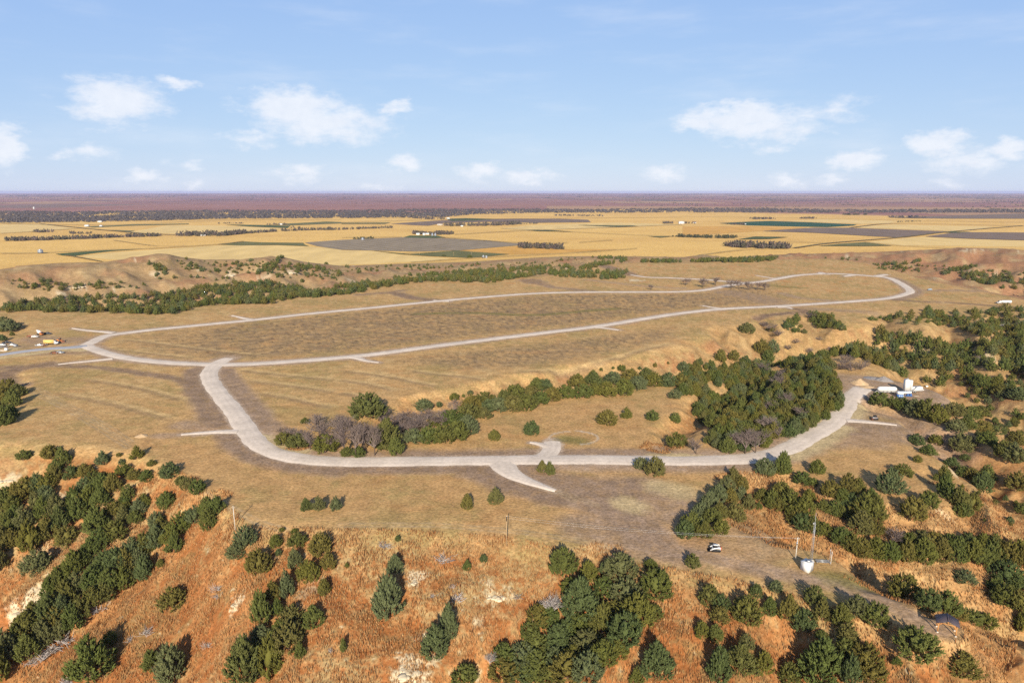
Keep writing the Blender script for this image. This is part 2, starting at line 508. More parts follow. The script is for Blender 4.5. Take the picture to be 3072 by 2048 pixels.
SEED = [    # bleached straw strips
    (plan('D', [(0, 262), (250, 225), (450, 206), (590, 204)]), 4, 3, .9),
    (plan('D', [(0, 205), (80, 200)]), 4, 4, .8),
    (plan('F', [(750, 940), (900, 880), (1020, 800), (1100, 740)]), 3.5, 4, .8),
    (plan('F', [(1160, 660), (1210, 590)]), 5, 4, .8),
    (plan('F', [(700, 780), (850, 740), (960, 690)]), 4, 4, .6),
    (plan('D', [(1830, 800), (1900, 870), (2100, 905)]), 2.5, 2, .8),
    (plan('E', [(2150, 935), (2352, 935)]), 3, 2, .8), (plan('F', [(0, 935), (120, 945)]), 3, 2, .8),
    (plan('E', [(2210, 1150), (2330, 1165), (2352, 1180)]), 5, 5, .7),
    (plan('B', [(1950, 245), (2030, 275)]), 4, 4, .7),
]
STRIPE = [  # old terrace lines across the plateau
    plan('D', [(580, 395), (800, 425), (1000, 460), (1200, 515), (1330, 545)]),
    plan('D', [(390, 490), (560, 515), (750, 550), (930, 595), (1080, 635), (1280, 690)]),
    plan('D', [(810, 125), (1000, 140), (1300, 180), (1600, 215), (1900, 245)]),
    plan('D', [(760, 190), (1000, 215), (1400, 260)]),
    plan('E', [(0, 333), (200, 360), (400, 390), (560, 425), (720, 450)]),
    plan('E', [(470, 335), (650, 360), (850, 378), (1020, 402)]),
    plan('E', [(0, 400), (200, 430), (420, 485)]),
    plan('E', [(0, 488), (150, 512), (300, 545)]),
    plan('D', [(1650, 330), (1900, 360), (2150, 385), (2352, 400)]),
    plan('D', [(1660, 400), (1950, 430), (2200, 465), (2352, 490)]),
    plan('D', [(1760, 490), (2000, 520), (2200, 570), (2352, 590)]),
    plan('E', [(1100, 350), (1500, 330), (1800, 270), (2100, 190), (2352, 140)]),
]
TRACKS = [plan('E', [(1340, 1130), (1500, 1180), (1620, 1225), (1750, 1270)]), plan('E', [(1320, 1135), (1480, 1190), (1600, 1240)]), plan('D', [(200, 480), (350, 560), (520, 650), (700, 760), (880, 875)]), plan('D', [(260, 470), (420, 560), (600, 650), (780, 760), (900, 840)]),
          plan('A', [(1420, 180), (1560, 260), (1760, 370), (1960, 420)]),
          plan('B', [(0, 400), (600, 395), (1000, 420), (1500, 480), (1900, 560)])]
GREENL = [plan('2', [(520, 878), (900, 868), (1300, 885), (1700, 855), (1900, 840)]), plan('3', [(600, 680), (700, 690), (840, 700)]), plan('C', [(1000, 750), (1250, 770)]), plan('E', [(1560, 820), (1640, 830)])]


def height(x, y):
    shp = x.shape
    x = x.ravel()
    y = y.ravel()
    z = base_h(x, y)
    wx = x + fbm(x / 26, y / 26, 3, 40) * 8
    wy = y + fbm(x / 26, y / 26, 3, 50) * 8
    r = np.hypot(x, y)
    dep = np.zeros_like(x)
    for P, d0, d1, w0, w1 in RAV:
        k = near(x, y, P, w1 + 15)
        if not len(k):
            continue
        d, t = seg_dist(wx[k], wy[k], P[::2] if len(P) > 12 else P)
        w = w0 + (w1 - w0) * t
        g = np.clip(1 - d / w, 0, 1)
        g = np.where(g < .5, 2 * g * g, g + .0 - .0) * .85 + .15 * g * g * (3 - 2 * g)
        v = (d0 + (d1 - d0) * t) * g
        dep[k] = np.maximum(dep[k], v)
    z = z - dep
    rs = np.interp(np.clip(np.arctan2(x, y), -1.2, 1.2), SE_T, SE_R)
    slope = np.clip(np.maximum(ss(0, 30, rs - r), dep / 12), 0, 1) * (r < 1500)
    rg = 1 - np.abs(perlin(wx / 24, wy / 24, 14)) * 2
    z = z + slope * ((rg - .6) * (1.7 + 3.2 * ss(8, 25, dep)) + fbm(x / 9, y / 9, 3, 60) * (.55 + 1.0 * ss(5, 14, dep)) + (1 - np.abs(perlin(wx / 11, wy / 11, 17)) * 2.2 - .5) * 1.3 * ss(4, 14, dep))
    pl = (r < 1500) * (1 - ss(1400, 1500, r))
    z = z + pl * fbm(x / 130, y / 130, 2, 70) * .35
    for ax, ay, az0, rad in PADS:
        d = np.hypot(x - ax, y - ay)
        z = z + (az0 - z) * (1 - ss(rad * .75, rad * 1.5, d))
    return z.reshape(shp)


NC = 770
TH = np.concatenate([np.linspace(R_(-180), R_(-48), 30)[:-1], np.linspace(R_(-48), R_(-41), 14)[:-1], np.linspace(R_(-41), R_(41), NC), np.linspace(R_(41), R_(48), 14)[1:], np.linspace(R_(48), R_(180), 30)[1:-1]])
dg = np.linspace(math.atan(H / 105.0), math.atan((H) / 1700.0), 530)
RR = np.concatenate([[3, 30, 60, 85], H / np.tan(dg), np.geomspace(1725, 60000, 120)])
# denser where slopes face the camera
extra = np.linspace(150, 215, 70)
RR = np.unique(np.concatenate([RR, extra + .013]))
NR = len(RR)
NTH = len(TH)
GX = RR[:, None] * np.sin(TH)[None, :]
GY = RR[:, None] * np.cos(TH)[None, :]
GZ = height(GX, GY)


def lerp_idx(v, arr):
    i = np.clip(np.searchsorted(arr, v) - 1, 0, len(arr) - 2)
    f = np.clip((v - arr[i]) / (arr[i + 1] - arr[i]), 0, 1)
    return i, f


def hz(x, y):
    x = np.asarray(x, float)
    y = np.asarray(y, float)
    i, f = lerp_idx(np.hypot(x, y), RR)
    j, g = lerp_idx(np.arctan2(x, y), TH)
    return (GZ[i, j] * (1 - f) + GZ[i + 1, j] * f) * (1 - g) + (GZ[i, j + 1] * (1 - f) + GZ[i + 1, j + 1] * f) * g


def cast(px, py):
    """photograph pixels -> points on the terrain"""
    th, td = ray(np.atleast_1d(px), np.atleast_1d(py))
    j, g = lerp_idx(th, TH)
    k0 = int(np.searchsorted(RR, 100))
    Zc = GZ[k0:, j] * (1 - g) + GZ[k0:, j + 1] * g
    rr = RR[k0:]
    diff = Zc - (H - rr[:, None] * td[None, :])
    hit = diff >= 0
    i = np.argmax(hit, axis=0)
    i = np.where(hit.any(axis=0), np.maximum(i, 1), len(rr) - 1)
    c = np.arange(len(th))
    a, b = diff[i - 1, c], diff[i, c]
    f = np.clip(a / (a - b - 1e-9), 0, 1)
    r = rr[i - 1] * (1 - f) + rr[i] * f
    x, y = r * np.sin(th), r * np.cos(th)
    return x, y, hz(x, y)


def castc(c, pts):
    pts = c2p(c, pts)
    return cast([p[0] for p in pts], [p[1] for p in pts])


# ------------------------------------------------------------------ mesh and object helpers
def mesh_np(name, V, F, mat=None, smooth=False, cols=None):
    """V (n,3), F (m,3) or (m,4)"""
    V = np.asarray(V, np.float32)
    F = np.asarray(F, np.int32)
    me = bpy.data.meshes.new(name)
    k = F.shape[1]
    me.vertices.add(len(V))
    me.vertices.foreach_set('co', V.ravel())
    me.loops.add(F.size)
    me.loops.foreach_set('vertex_index', F.ravel())
    me.polygons.add(len(F))
    me.polygons.foreach_set('loop_start', np.arange(0, F.size, k, dtype=np.int32))
    me.polygons.foreach_set('loop_total', np.full(len(F), k, np.int32))
    if smooth:
        me.polygons.foreach_set('use_smooth', np.ones(len(F), bool))
    if cols is not None:
        for an, arr in cols.items():
            at = me.attributes.new(an, 'FLOAT_COLOR', 'POINT')
            a4 = np.ones((len(V), 4), np.float32)
            a4[:, :arr.shape[1]] = arr
            at.data.foreach_set('color', a4.ravel())
    me.update(calc_edges=True)
    if mat:
        me.materials.append(mat)
    return me


def link(name, me, parent=None, loc=None, **props):
    o = bpy.data.objects.new(name, me)
    COL.objects.link(o)
    if loc is not None:
        o.location = loc
    if parent is not None:
        o.parent = parent
    for k, v in props.items():
        if v is not None:
            o[k] = v
    return o


def thing(name, label, category, loc, rz=0.0, group=None):
    o = link(name, None, None, loc, label=label, category=category, group=group)
    o.rotation_euler = (0, 0, rz)
    o.empty_display_size = .5
    return o


def simple_mat(name, rgb, rough=.8, metal=0.0, nscale=2.0, namp=.15, spec=.3):
    m = bpy.data.materials.new(name)
    m.use_nodes = True
    g = NT(m.node_tree)
    tc = g.n('ShaderNodeTexCoord').outputs['Object']
    f = g.noise(tc, nscale, 5, .6)
    k = g.ramp(f, .25, .75, 1 - namp, 1 + namp)
    cm = g.vmath('SCALE', rgb + (0,) if False else rgb)
    nd = cm.node
    g.put(nd.inputs['Scale'], k)
    b = g.n('ShaderNodeBsdfPrincipled')
    g.put(b.inputs['Base Color'], cm)
    b.inputs['Roughness'].default_value = rough
    b.inputs['Metallic'].default_value = metal
    b.inputs['Specular IOR Level'].default_value = spec
    o = g.n('ShaderNodeOutputMaterial')
    g.put(o.inputs[0], b.outputs[0])
    return m


# ------------------------------------------------------------------ ground albedo
def C3(*v):
    return np.array(v)


TAN = C3(.525, .325, .138)
OLIVE = C3(.41, .285, .115)
STRAW = C3(.60, .42, .195)
RED = C3(.31, .112, .035)
RED2 = C3(.40, .185, .068)
BROWN = C3(.29, .196, .108)
SOIL = C3(.42, .295, .200)
SOILD = C3(.225, .148, .096)
CHALK = C3(.66, .545, .36)
GOLD = C3(.80, .515, .165)
GOLD2 = C3(.74, .46, .145)
PAST = C3(.34, .170, .135)


def ground_albedo(X, Y, Z):
    shp = X.shape
    x, y, z = X.ravel(), Y.ravel(), Z.ravel()
    r = np.hypot(x, y)
    th = np.clip(np.arctan2(x, y), -1.2, 1.2)
    rs = np.interp(th, SE_T, SE_R)
    rn = np.interp(th, NE_T, NE_R)
    rc = np.interp(th, CR_T, CR_R)

    def mixc(c, b, m):
        return c + (b - c) * m[:, None]
    n1 = fbm(x / 45, y / 45, 4, 101)
    n2 = fbm(x / 14, y / 14, 4, 111)
    n3 = fbm(x / 4.2, y / 4.2, 4, 121, .6)
    n4 = fbm(x / 1.3, y / 1.3, 2, 131, .7)
    ca, sa = math.cos(.42), math.sin(.42)
    streak = fbm((x * ca + y * sa) / 38, (y * ca - x * sa) / 2.4, 3, 141, .65)
    c = np.repeat(TAN[None], len(x), 0)
    c = mixc(c, OLIVE, ss(-.15, .5, n1 + .6 * n3 + .32 * streak))
    c = mixc(c, STRAW, ss(.0, .7, n2 - .3 * n1 + .45 * n4 - .6 * streak) * .55)
    # inner plateau, darker stubble between the roads
    lx, ly = LOOP[:, 0], LOOP[:, 1]
    inner = np.zeros(len(x))
    poly = smooth_line(LOOP, 25)
    inside = np.zeros(len(x), bool)
    kk = near(x, y, poly, 5)
    ins = np.zeros(len(kk), bool)
    xx, yy = x[kk], y[kk]
    for i in range(len(poly) - 1):
        (x0, y0), (x1, y1) = poly[i], poly[i + 1]
        cnd = ((y0 > yy) != (y1 > yy)) & (xx < (x1 - x0) * (yy - y0) / (y1 - y0 + 1e-12) + x0)
        ins ^= cnd
    inside[kk] = ins
    dl, _ = seg_dist(xx, yy, poly)
    inner[kk] = np.where(ins, ss(6, 30, dl), 0)
    westpart = ss(-330, -200, x + .25 * (y - 500))
    dk = inner * westpart * (1 - ss(250, 330, x))
    # the field south of the loop road
    fs = plan('E', [(300, 250), (900, 195), (1500, 130), (2352, 20), (2352, 130), (1800, 260), (1400, 330), (900, 370), (300, 300)])
    dfs = np.zeros(len(x))
    k2 = near(x, y, fs, 30)
    xx, yy = x[k2], y[k2]
    ins = np.zeros(len(k2), bool)
    fs2 = np.vstack([fs, fs[:1]])
    for i in range(len(fs2) - 1):
        (x0, y0), (x1, y1) = fs2[i], fs2[i + 1]
        ins ^= ((y0 > yy) != (y1 > yy)) & (xx < (x1 - x0) * (yy - y0) / (y1 - y0 + 1e-12) + x0)
    dfd, _ = seg_dist(xx, yy, fs2)
    dfs[k2] = np.where(ins, ss(-2, 22, dfd), 0)
    dk = np.maximum(dk, dfs * .9)
    plmask = (r < rn + 10) & (r > rs)
    c = mixc(c, BROWN, dk * plmask * np.clip(.66 + .55 * n2 + .6 * n3 + .6 * streak, 0, .95))
    c = mixc(c, BROWN * .6, dk * plmask * ss(.28, .62, n3 + .4 * n4) * .85)
    # grass on slopes: red bluestem with pale straw
    rav = np.clip(-z / 4.5, 0, 1) * (r < rn)
    sl = np.maximum(ss(-3, 14, rs - r + n2 * 10), ss(.25, 1, rav + .25 * n2))
    redc = np.repeat(RED[None], len(x), 0)
    redc = mixc(redc, RED2, ss(-.35, .45, n2 + .7 * n3))
    redc = mixc(redc, STRAW * .68, ss(-.18, .56, n1 * 1.1 + .6 * n3 + .35 * n4))
    redc = mixc(redc, OLIVE * .52, ss(.28, .8, -n1 + .8 * n3) * .7)
    redc = mixc(redc, CHALK, ss(.72, 1.05, n3 + .8 * n4 + .3 * n2) * .75)
    tanc = np.repeat(C3(.40, .255, .112)[None], len(x), 0)
    tanc = mixc(tanc, C3(.49, .33, .15), ss(-.2, .5, n2 + .5 * n3))
    tanc = mixc(tanc, C3(.38, .185, .085), ss(.15, .6, n1 - .3 * n3))
    tanc = mixc(tanc, OLIVE * .8, ss(.2, .7, -n1 + .6 * n3) * .6)
    midr = ss(300, 420, r + n1 * 60)
    redc = mixc(redc, tanc, midr * .88)
    c = mixc(c, redc, sl * (r < rn + 5) * .92)
    # the flat strip by the south edge and reddish turf patches
    turf = ss(rs + 2, rs + 20, r) * (1 - ss(300, 420, r))
    c = mixc(c, C3(.52, .30, .125), turf * plmask * (1 - dk) * np.clip(.45 + n2 * .8, 0, .8))
    rp = ss(.18, .55, fbm(x / 22, y / 12, 3, 151)) * plmask
    c = mixc(c, RED2 * 1.35, rp * np.where(r > 820, .55, .22))
    # hills beyond
    hill = ss(0, 25, r - rn)
    hc = np.repeat(C3(.39, .26, .13)[None], len(x), 0)
    hc = mixc(hc, C3(.38, .20, .105), ss(-.1, .6, fbm(x / 60, y / 60, 4, 161) + .0 + .45 * (x > 500)))
    hc = mixc(hc, C3(.47, .335, .17), ss(.1, .6, fbm(x / 35, y / 35, 4, 171)))
    hc = mixc(hc, OLIVE * .9, ss(.25, .6, fbm(x / 25, y / 40, 3, 181)) * .6)
    hc = mixc(hc, CHALK, ss(.62, .8, fbm(x / 16, y / 16, 4, 191)) * .8)
    c = mixc(c, hc, hill)
    # dirt
    dirt = np.zeros(len(x))
    dark = np.zeros(len(x))
    en = n3 * 2.2 + n2 * 2.0
    for P, (w0, w1), kind, nm, sh in ROADS:
        Q = smooth_line(P, 14)
        k = near(x, y, Q, 30)
        d, t = seg_dist(x[k], y[k], Q)
        w = w0 + (w1 - w0) * t
        m = (1 - ss(w + sh * .35, w + sh * 1.25, d + en[k])) * .85
        dirt[k] = np.maximum(dirt[k], m)
    for P, w, so, st, dkk in DIRT:
        Q = smooth_line(P, 14)
        k = near(x, y, Q, w + so + 8)
        d, t = seg_dist(x[k], y[k], Q)
        m = (1 - ss(w * .65, w + so, d + en[k] * .9)) * st
        dark[k] = np.where(m > .12, np.maximum(dark[k], dkk * m), dark[k])
        dirt[k] = np.maximum(dirt[k], m)
    sc = SOIL[None] + (SOILD - SOIL)[None] * dark[:, None]
    sc = sc * (1 + .16 * n3 + .18 * streak)[:, None]
    c = c + (sc - c) * np.clip(dirt * (1 + .5 * n3), 0, 1)[:, None]
    for P, (w0, w1), kind, nm, sh in ROADS:       # stone thrown out over the road edge
        Q = smooth_line(P, 8)
        k = near(x, y, Q, 14)
        d, t = seg_dist(x[k], y[k], Q)
        m = (1 - ss(.0, 1.7, d - (w0 + (w1 - w0) * t) + n4[k] * 1.2 + n3[k] * .8)) * .45
        c[k] += (C3(.58, .47, .365) - c[k]) * m[:, None]
    for P, w, so, st in SEED:
        Q = smooth_line(P, 12)
        k = near(x, y, Q, w + so + 6)
        d, t = seg_dist(x[k], y[k], Q)
        m = (1 - ss(w * .5, w + so, d + en[k] * .7)) * st
        c[k] += (C3(.58, .45, .235) - c[k]) * m[:, None]
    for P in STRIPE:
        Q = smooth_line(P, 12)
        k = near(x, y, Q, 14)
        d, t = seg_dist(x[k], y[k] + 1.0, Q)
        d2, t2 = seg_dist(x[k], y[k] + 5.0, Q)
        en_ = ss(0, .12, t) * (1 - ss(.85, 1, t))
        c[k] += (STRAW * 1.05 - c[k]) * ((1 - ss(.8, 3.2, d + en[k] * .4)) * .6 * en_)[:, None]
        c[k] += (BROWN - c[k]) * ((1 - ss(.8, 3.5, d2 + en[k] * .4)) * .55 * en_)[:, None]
    for P in TRACKS:
        Q = smooth_line(P, 10)
        k = near(x, y, Q, 6)
        d, t = seg_dist(x[k], y[k], Q)
        m = (1 - ss(.3, .9, np.abs(d - 1.0))) * .5
        c[k] += (C3(.43, .31, .18) - c[k]) * np.clip(m * (1 + n3[k]), 0, 1)[:, None]
    for P in GREENL:
        Q = smooth_line(P, 10)
        k = near(x, y, Q, 20)
        d, t = seg_dist(x[k], y[k], Q)
        m = (1 - ss(1, 8, d + en[k])) * .7
        c[k] += (C3(.17, .165, .05) - c[k]) * m[:, None]
    k = near(x, y, RING, 6)
    d, t = seg_dist(x[k], y[k], smooth_line(RING, 4))
    m = (1 - ss(.25, .9, d + n3[k] * .7)) * .6
    c[k] += (C3(.58, .5, .4) - c[k]) * m[:, None]
    # chalk outcrops
    for cc, px, py, rad, st in CHALKS:
        bx, by, bz = castc(cc, [(px, py)])
        sl_ = math.hypot(math.hypot(bx[0], by[0]), H) / FPX
        rm = rad * S * sl_
        k = np.nonzero((np.abs(x - bx[0]) < rm * 2) & (np.abs(y - by[0]) < rm * 2.6))[0]
        d = np.hypot((x[k] - bx[0]) / rm, (y[k] - by[0]) / rm)
        m = ss(.15, .75, 1.15 - d + n3[k] * .9 + n4[k] * .6 + n2[k] * .5) * st
        c[k] += (CHALK * (1 + .3 * n4[k])[:, None] - c[k]) * m[:, None]
    # plain
    pl = ss(80, 230, r - rc + fbm(x / 150, y / 150, 2, 77) * 60)
    rows = fbm(x / 900, y / 260, 3, 201)
    gold = GOLD[None] + (GOLD2 - GOLD)[None] * ss(-.3, .4, rows)[:, None]
    gold = gold * (1 + .10 * fbm(x / 120, y / 40, 3, 205))[:, None]
    c = mixc(c, gold, pl)
    # beyond the river: red pasture, further off a patchwork
    left = 1 - ss(-.2, .45, th)
    pr = 6000 + 500 * np.sin(th * 9)
    fp = ss(pr - 200, pr + 400, r + fbm(x / 900, y / 900, 2, 211) * 500)
    cell = np.floor(x / 1600 + 400) * 131 + np.floor((y + .18 * x) / 2100 + 400) * 17
    hsh = np.modf(np.abs(np.sin(cell * 12.9898) * 43758.5453))[0]
    pc = np.repeat(PAST[None], len(x), 0)
    pc = pc * (1 + .22 * fbm(x / 900, y / 900, 3, 221))[:, None]
    patch = ss(.0, .2, (hsh > (.25 + .5 * left)) * ss(7500, 11500, r + 3500 * (th > .05)))
    fcol = np.where((hsh * 7 % 1 > .45)[:, None], C3(.48, .30, .16)[None], np.where((hsh * 13 % 1 > .5)[:, None], C3(.22, .16, .13)[None], C3(.36, .2, .13)[None]))
    pc = pc + (fcol - pc) * (patch * .8)[:, None]
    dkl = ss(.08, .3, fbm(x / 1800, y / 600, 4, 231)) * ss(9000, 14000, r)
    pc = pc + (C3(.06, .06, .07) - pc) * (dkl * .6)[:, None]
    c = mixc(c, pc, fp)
    return np.clip(c, .01, .9).reshape(shp + (3,))


CHALKS = [('A', 190, 985, 120, .95), ('A', 70, 90, 60, .6), ('A', 1630, 940, 55, .8), ('A', 330, 590, 80, .35), ('A', 650, 660, 60, .5), ('A', 2130, 850, 90, .35), ('A', 400, 220, 60, .5),
          ('B', 510, 765, 75, .85), ('B', 470, 1400, 130, .85), ('B', 565, 1170, 45, .95), ('B', 1060, 890, 110, .5), ('B', 620, 1320, 60, .6), ('B', 960, 1070, 50, .4),
          ('C', 1880, 60, 90, .5), ('C', 1780, 320, 60, .4), ('F', 2110, 240, 70, .6), ('F', 1700, 190, 60, .4), ('F', 300, 415, 100, .5),
          ('3', 2240, 950, 70, .95), ('3', 2200, 850, 50, .3), ('3', 1960, 585, 45, .6), ('3', 1960, 437, 70, .7), ('3', 2060, 437, 50, .6), ('3', 2240, 440, 40, .6),
          ('1', 1600, 612, 50, .85), ('1', 2010, 590, 50, .85), ('1', 1070, 602, 40, .7), ('1', 530, 690, 45, .7), ('1', 420, 728, 35, .8), ('1', 1670, 790, 35, .7), ('1', 1380, 578, 25, .6), ('1', 1820, 625, 40, .5),
          ('2', 2020, 645, 60, .8), ('2', 1230, 580, 60, .4), ('2', 90, 660, 50, .5), ('2', 820, 630, 50, .4)]

ALB = ground_albedo(GX, GY, GZ)


def ground_material():
    m = bpy.data.materials.new('ground_grass_and_soil')
    m.use_nodes = True
    g = NT(m.node_tree)
    tc = g.n('ShaderNodeTexCoord').outputs['Object']
    at = g.n('ShaderNodeAttribute', attribute_name='albedo').outputs['Color']
    a = g.noise(tc, .9, 6, .65)
    b = g.noise(tc, .16, 5, .6)
    k = g.math('MULTIPLY', g.ramp(a, .22, .78, .62, 1.38), g.ramp(b, .25, .75, .80, 1.20))
    sc = g.n('ShaderNodeVectorMath', operation='SCALE')
    g.put(sc.inputs[0], at)
    g.put(sc.inputs['Scale'], k)
    bs = g.n('ShaderNodeBsdfPrincipled')
    g.put(bs.inputs['Base Color'], sc.outputs[0])
    bs.inputs['Roughness'].default_value = 1.0
    bs.inputs['Specular IOR Level'].default_value = 0.05
    bp = g.n('ShaderNodeBump')
    bp.inputs['Strength'].default_value = .55
    bp.inputs['Distance'].default_value = .5
    g.put(bp.inputs['Height'], a)
    g.put(bs.inputs['Normal'], bp.outputs[0])
    o = g.n('ShaderNodeOutputMaterial')
    g.put(o.inputs[0], bs.outputs[0])
    return m


def build_ground():
    V = np.stack([GX, GY, GZ], -1).reshape(-1, 3)
    A = ALB.reshape(-1, 3)
    jn = np.concatenate([np.arange(1, NTH), [0]])
    i = np.arange(NR - 1)[:, None] * NTH
    j = np.arange(NTH)[None, :]
    q = np.stack([i + j, i + jn[None, :], i + NTH + jn[None, :], i + NTH + j], -1).reshape(-1, 4)[:, ::-1]
    me = mesh_np('ground', V, q, ground_material(), True, {'albedo': A})
    link('ground', me, kind='structure')
    # the small cap under the camera is closed by a fan
    n = NTH
    fan = np.stack([np.full(n, n), np.arange(n), jn], -1)
    vv = np.vstack([V[:n], [[0, 0, V[:n, 2].mean()]]])
    link('ground', mesh_np('ground_cap', vv, fan[:, ::-1], me.materials[0], True, {'albedo': np.vstack([A[:n], A[:1]])}), kind='structure')


build_ground()
# ------------------------------------------------------------------ roads
def gravel_mat(name, rgb, amp=.12):
    m = bpy.data.materials.new(name)
    m.use_nodes = True
    g = NT(m.node_tree)
    tc = g.n('ShaderNodeTexCoord').outputs['Object']
    a = g.noise(tc, .8, 6, .65)
    b = g.noise(tc, .09, 4, .6)
    uv = g.n('ShaderNodeAttribute', attribute_name='across').outputs['Color']
    # wheel tracks: slightly paler, packed bands along the road
    sp = g.n('ShaderNodeSeparateColor')
    g.put(sp.inputs[0], uv)
    tr = g.math('SINE', g.math('MULTIPLY', sp.outputs[0], 18.8))
    k = g.math('MULTIPLY', g.ramp(a, .25, .75, 1 - amp, 1 + amp), g.ramp(b, .3, .7, .88, 1.08))
    k = g.math('ADD', k, g.math('MULTIPLY', tr, .035))
    sc = g.n('ShaderNodeVectorMath', operation='SCALE')
    sc.inputs[0].default_value = rgb
    g.put(sc.inputs['Scale'], k)
    bs = g.n('ShaderNodeBsdfPrincipled')
    g.put(bs.inputs['Base Color'], sc.outputs[0])
    bs.inputs['Roughness'].default_value = .95
    bs.inputs['Specular IOR Level'].default_value = .1
    bp = g.n('ShaderNodeBump')
    bp.inputs['Strength'].default_value = .3
    bp.inputs['Distance'].default_value = .1
    g.put(bp.inputs['Height'], a)
    g.put(bs.inputs['Normal'], bp.outputs[0])
    o = g.n('ShaderNodeOutputMaterial')
    g.put(o.inputs[0], bs.outputs[0])
    return m


GRAVEL = gravel_mat('crushed_stone', (.72, .61, .50), .13)
ASPH = gravel_mat('chip_seal', (.43, .43, .45), .06)


def build_road(idx, P, w0, w1, mat, name, lift):
    Q = smooth_line(P, 2.2)
    T = np.gradient(Q, axis=0)
    T /= np.linalg.norm(T, axis=1)[:, None] + 1e-9
    N = np.stack([-T[:, 1], T[:, 0]], 1)
    n = len(Q)
    t = np.linspace(0, 1, n)
    s = np.arange(n) * 2.2
    K = 7
    V, A = [], []
    wl = (w0 + (w1 - w0) * t) * (1 + .12 * perlin(s / 11, s * 0 + idx * 3.3, 5) + .16 * perlin(s / 4.6, s * 0 + idx * 5.1, 6))
    wr = (w0 + (w1 - w0) * t) * (1 + .12 * perlin(s / 11, s * 0 + idx * 7.7, 7) + .16 * perlin(s / 4.6, s * 0 + idx * 2.9, 8))
    for k in range(K):
        u = k / (K - 1) * 2 - 1
        off = np.where(u < 0, u * wl, u * wr)
        p = Q + N * off[:, None]
        crown = .16 * (1 - abs(u) ** 2) + lift
        if abs(u) == 1:
            crown = .01
        zz = hz(p[:, 0], p[:, 1])
        m_ = min(9, (n // 2) * 2 - 1)
        if m_ >= 3 and abs(u) < 1:
            zz = np.maximum(np.convolve(np.pad(zz, m_ // 2, mode='edge'), np.ones(m_) / m_, 'valid'), zz - .04)
        V.append(np.stack([p[:, 0], p[:, 1], zz + crown], 1))
        A.append(np.full((n, 3), (u + 1) / 2))
    V = np.stack(V, 1).reshape(-1, 3)
    A = np.stack(A, 1).reshape(-1, 3)
    i = np.arange(n - 1)[:, None] * K
    j = np.arange(K - 1)[None, :]
    q = np.stack([i + j, i + j + 1, i + K + j + 1, i + K + j], -1).reshape(-1, 4)
    link(name, mesh_np(name, V, q[:, ::-1], mat, True, {'across': A}), kind='structure')


for ri, (P, (w0, w1), kind, nm, sh) in enumerate(ROADS):
    build_road(ri, P, w0, w1, ASPH if kind == 'asphalt' else GRAVEL, nm, .10 + .012 * (ri % 9) + (.03 if nm == 'access_road' else 0))


# ------------------------------------------------------------------ fields on the valley floor
def field_mat(name, rgb, stripes=.0, sdir=(1, 0)):
    m = bpy.data.materials.new(name)
    m.use_nodes = True
    g = NT(m.node_tree)
    tc = g.n('ShaderNodeTexCoord').outputs['Object']
    a = g.noise(g.vmath('MULTIPLY', tc, (.02, .006, .02)), 1.0, 5, .6)
    k = g.ramp(a, .25, .75, .88, 1.12)
    if stripes:
        dt = g.vmath('DOT_PRODUCT', tc, (sdir[0], sdir[1], 0))
        wv = g.math('SINE', g.math('MULTIPLY', dt, .16))
        k = g.math('ADD', k, g.math('MULTIPLY', wv, stripes))
    sc = g.n('ShaderNodeVectorMath', operation='SCALE')
    sc.inputs[0].default_value = rgb
    g.put(sc.inputs['Scale'], k)
    bs = g.n('ShaderNodeBsdfPrincipled')
    g.put(bs.inputs['Base Color'], sc.outputs[0])
    bs.inputs['Roughness'].default_value = 1
    bs.inputs['Specular IOR Level'].default_value = .05
    o = g.n('ShaderNodeOutputMaterial')
    g.put(o.inputs[0], bs.outputs[0])
    return m


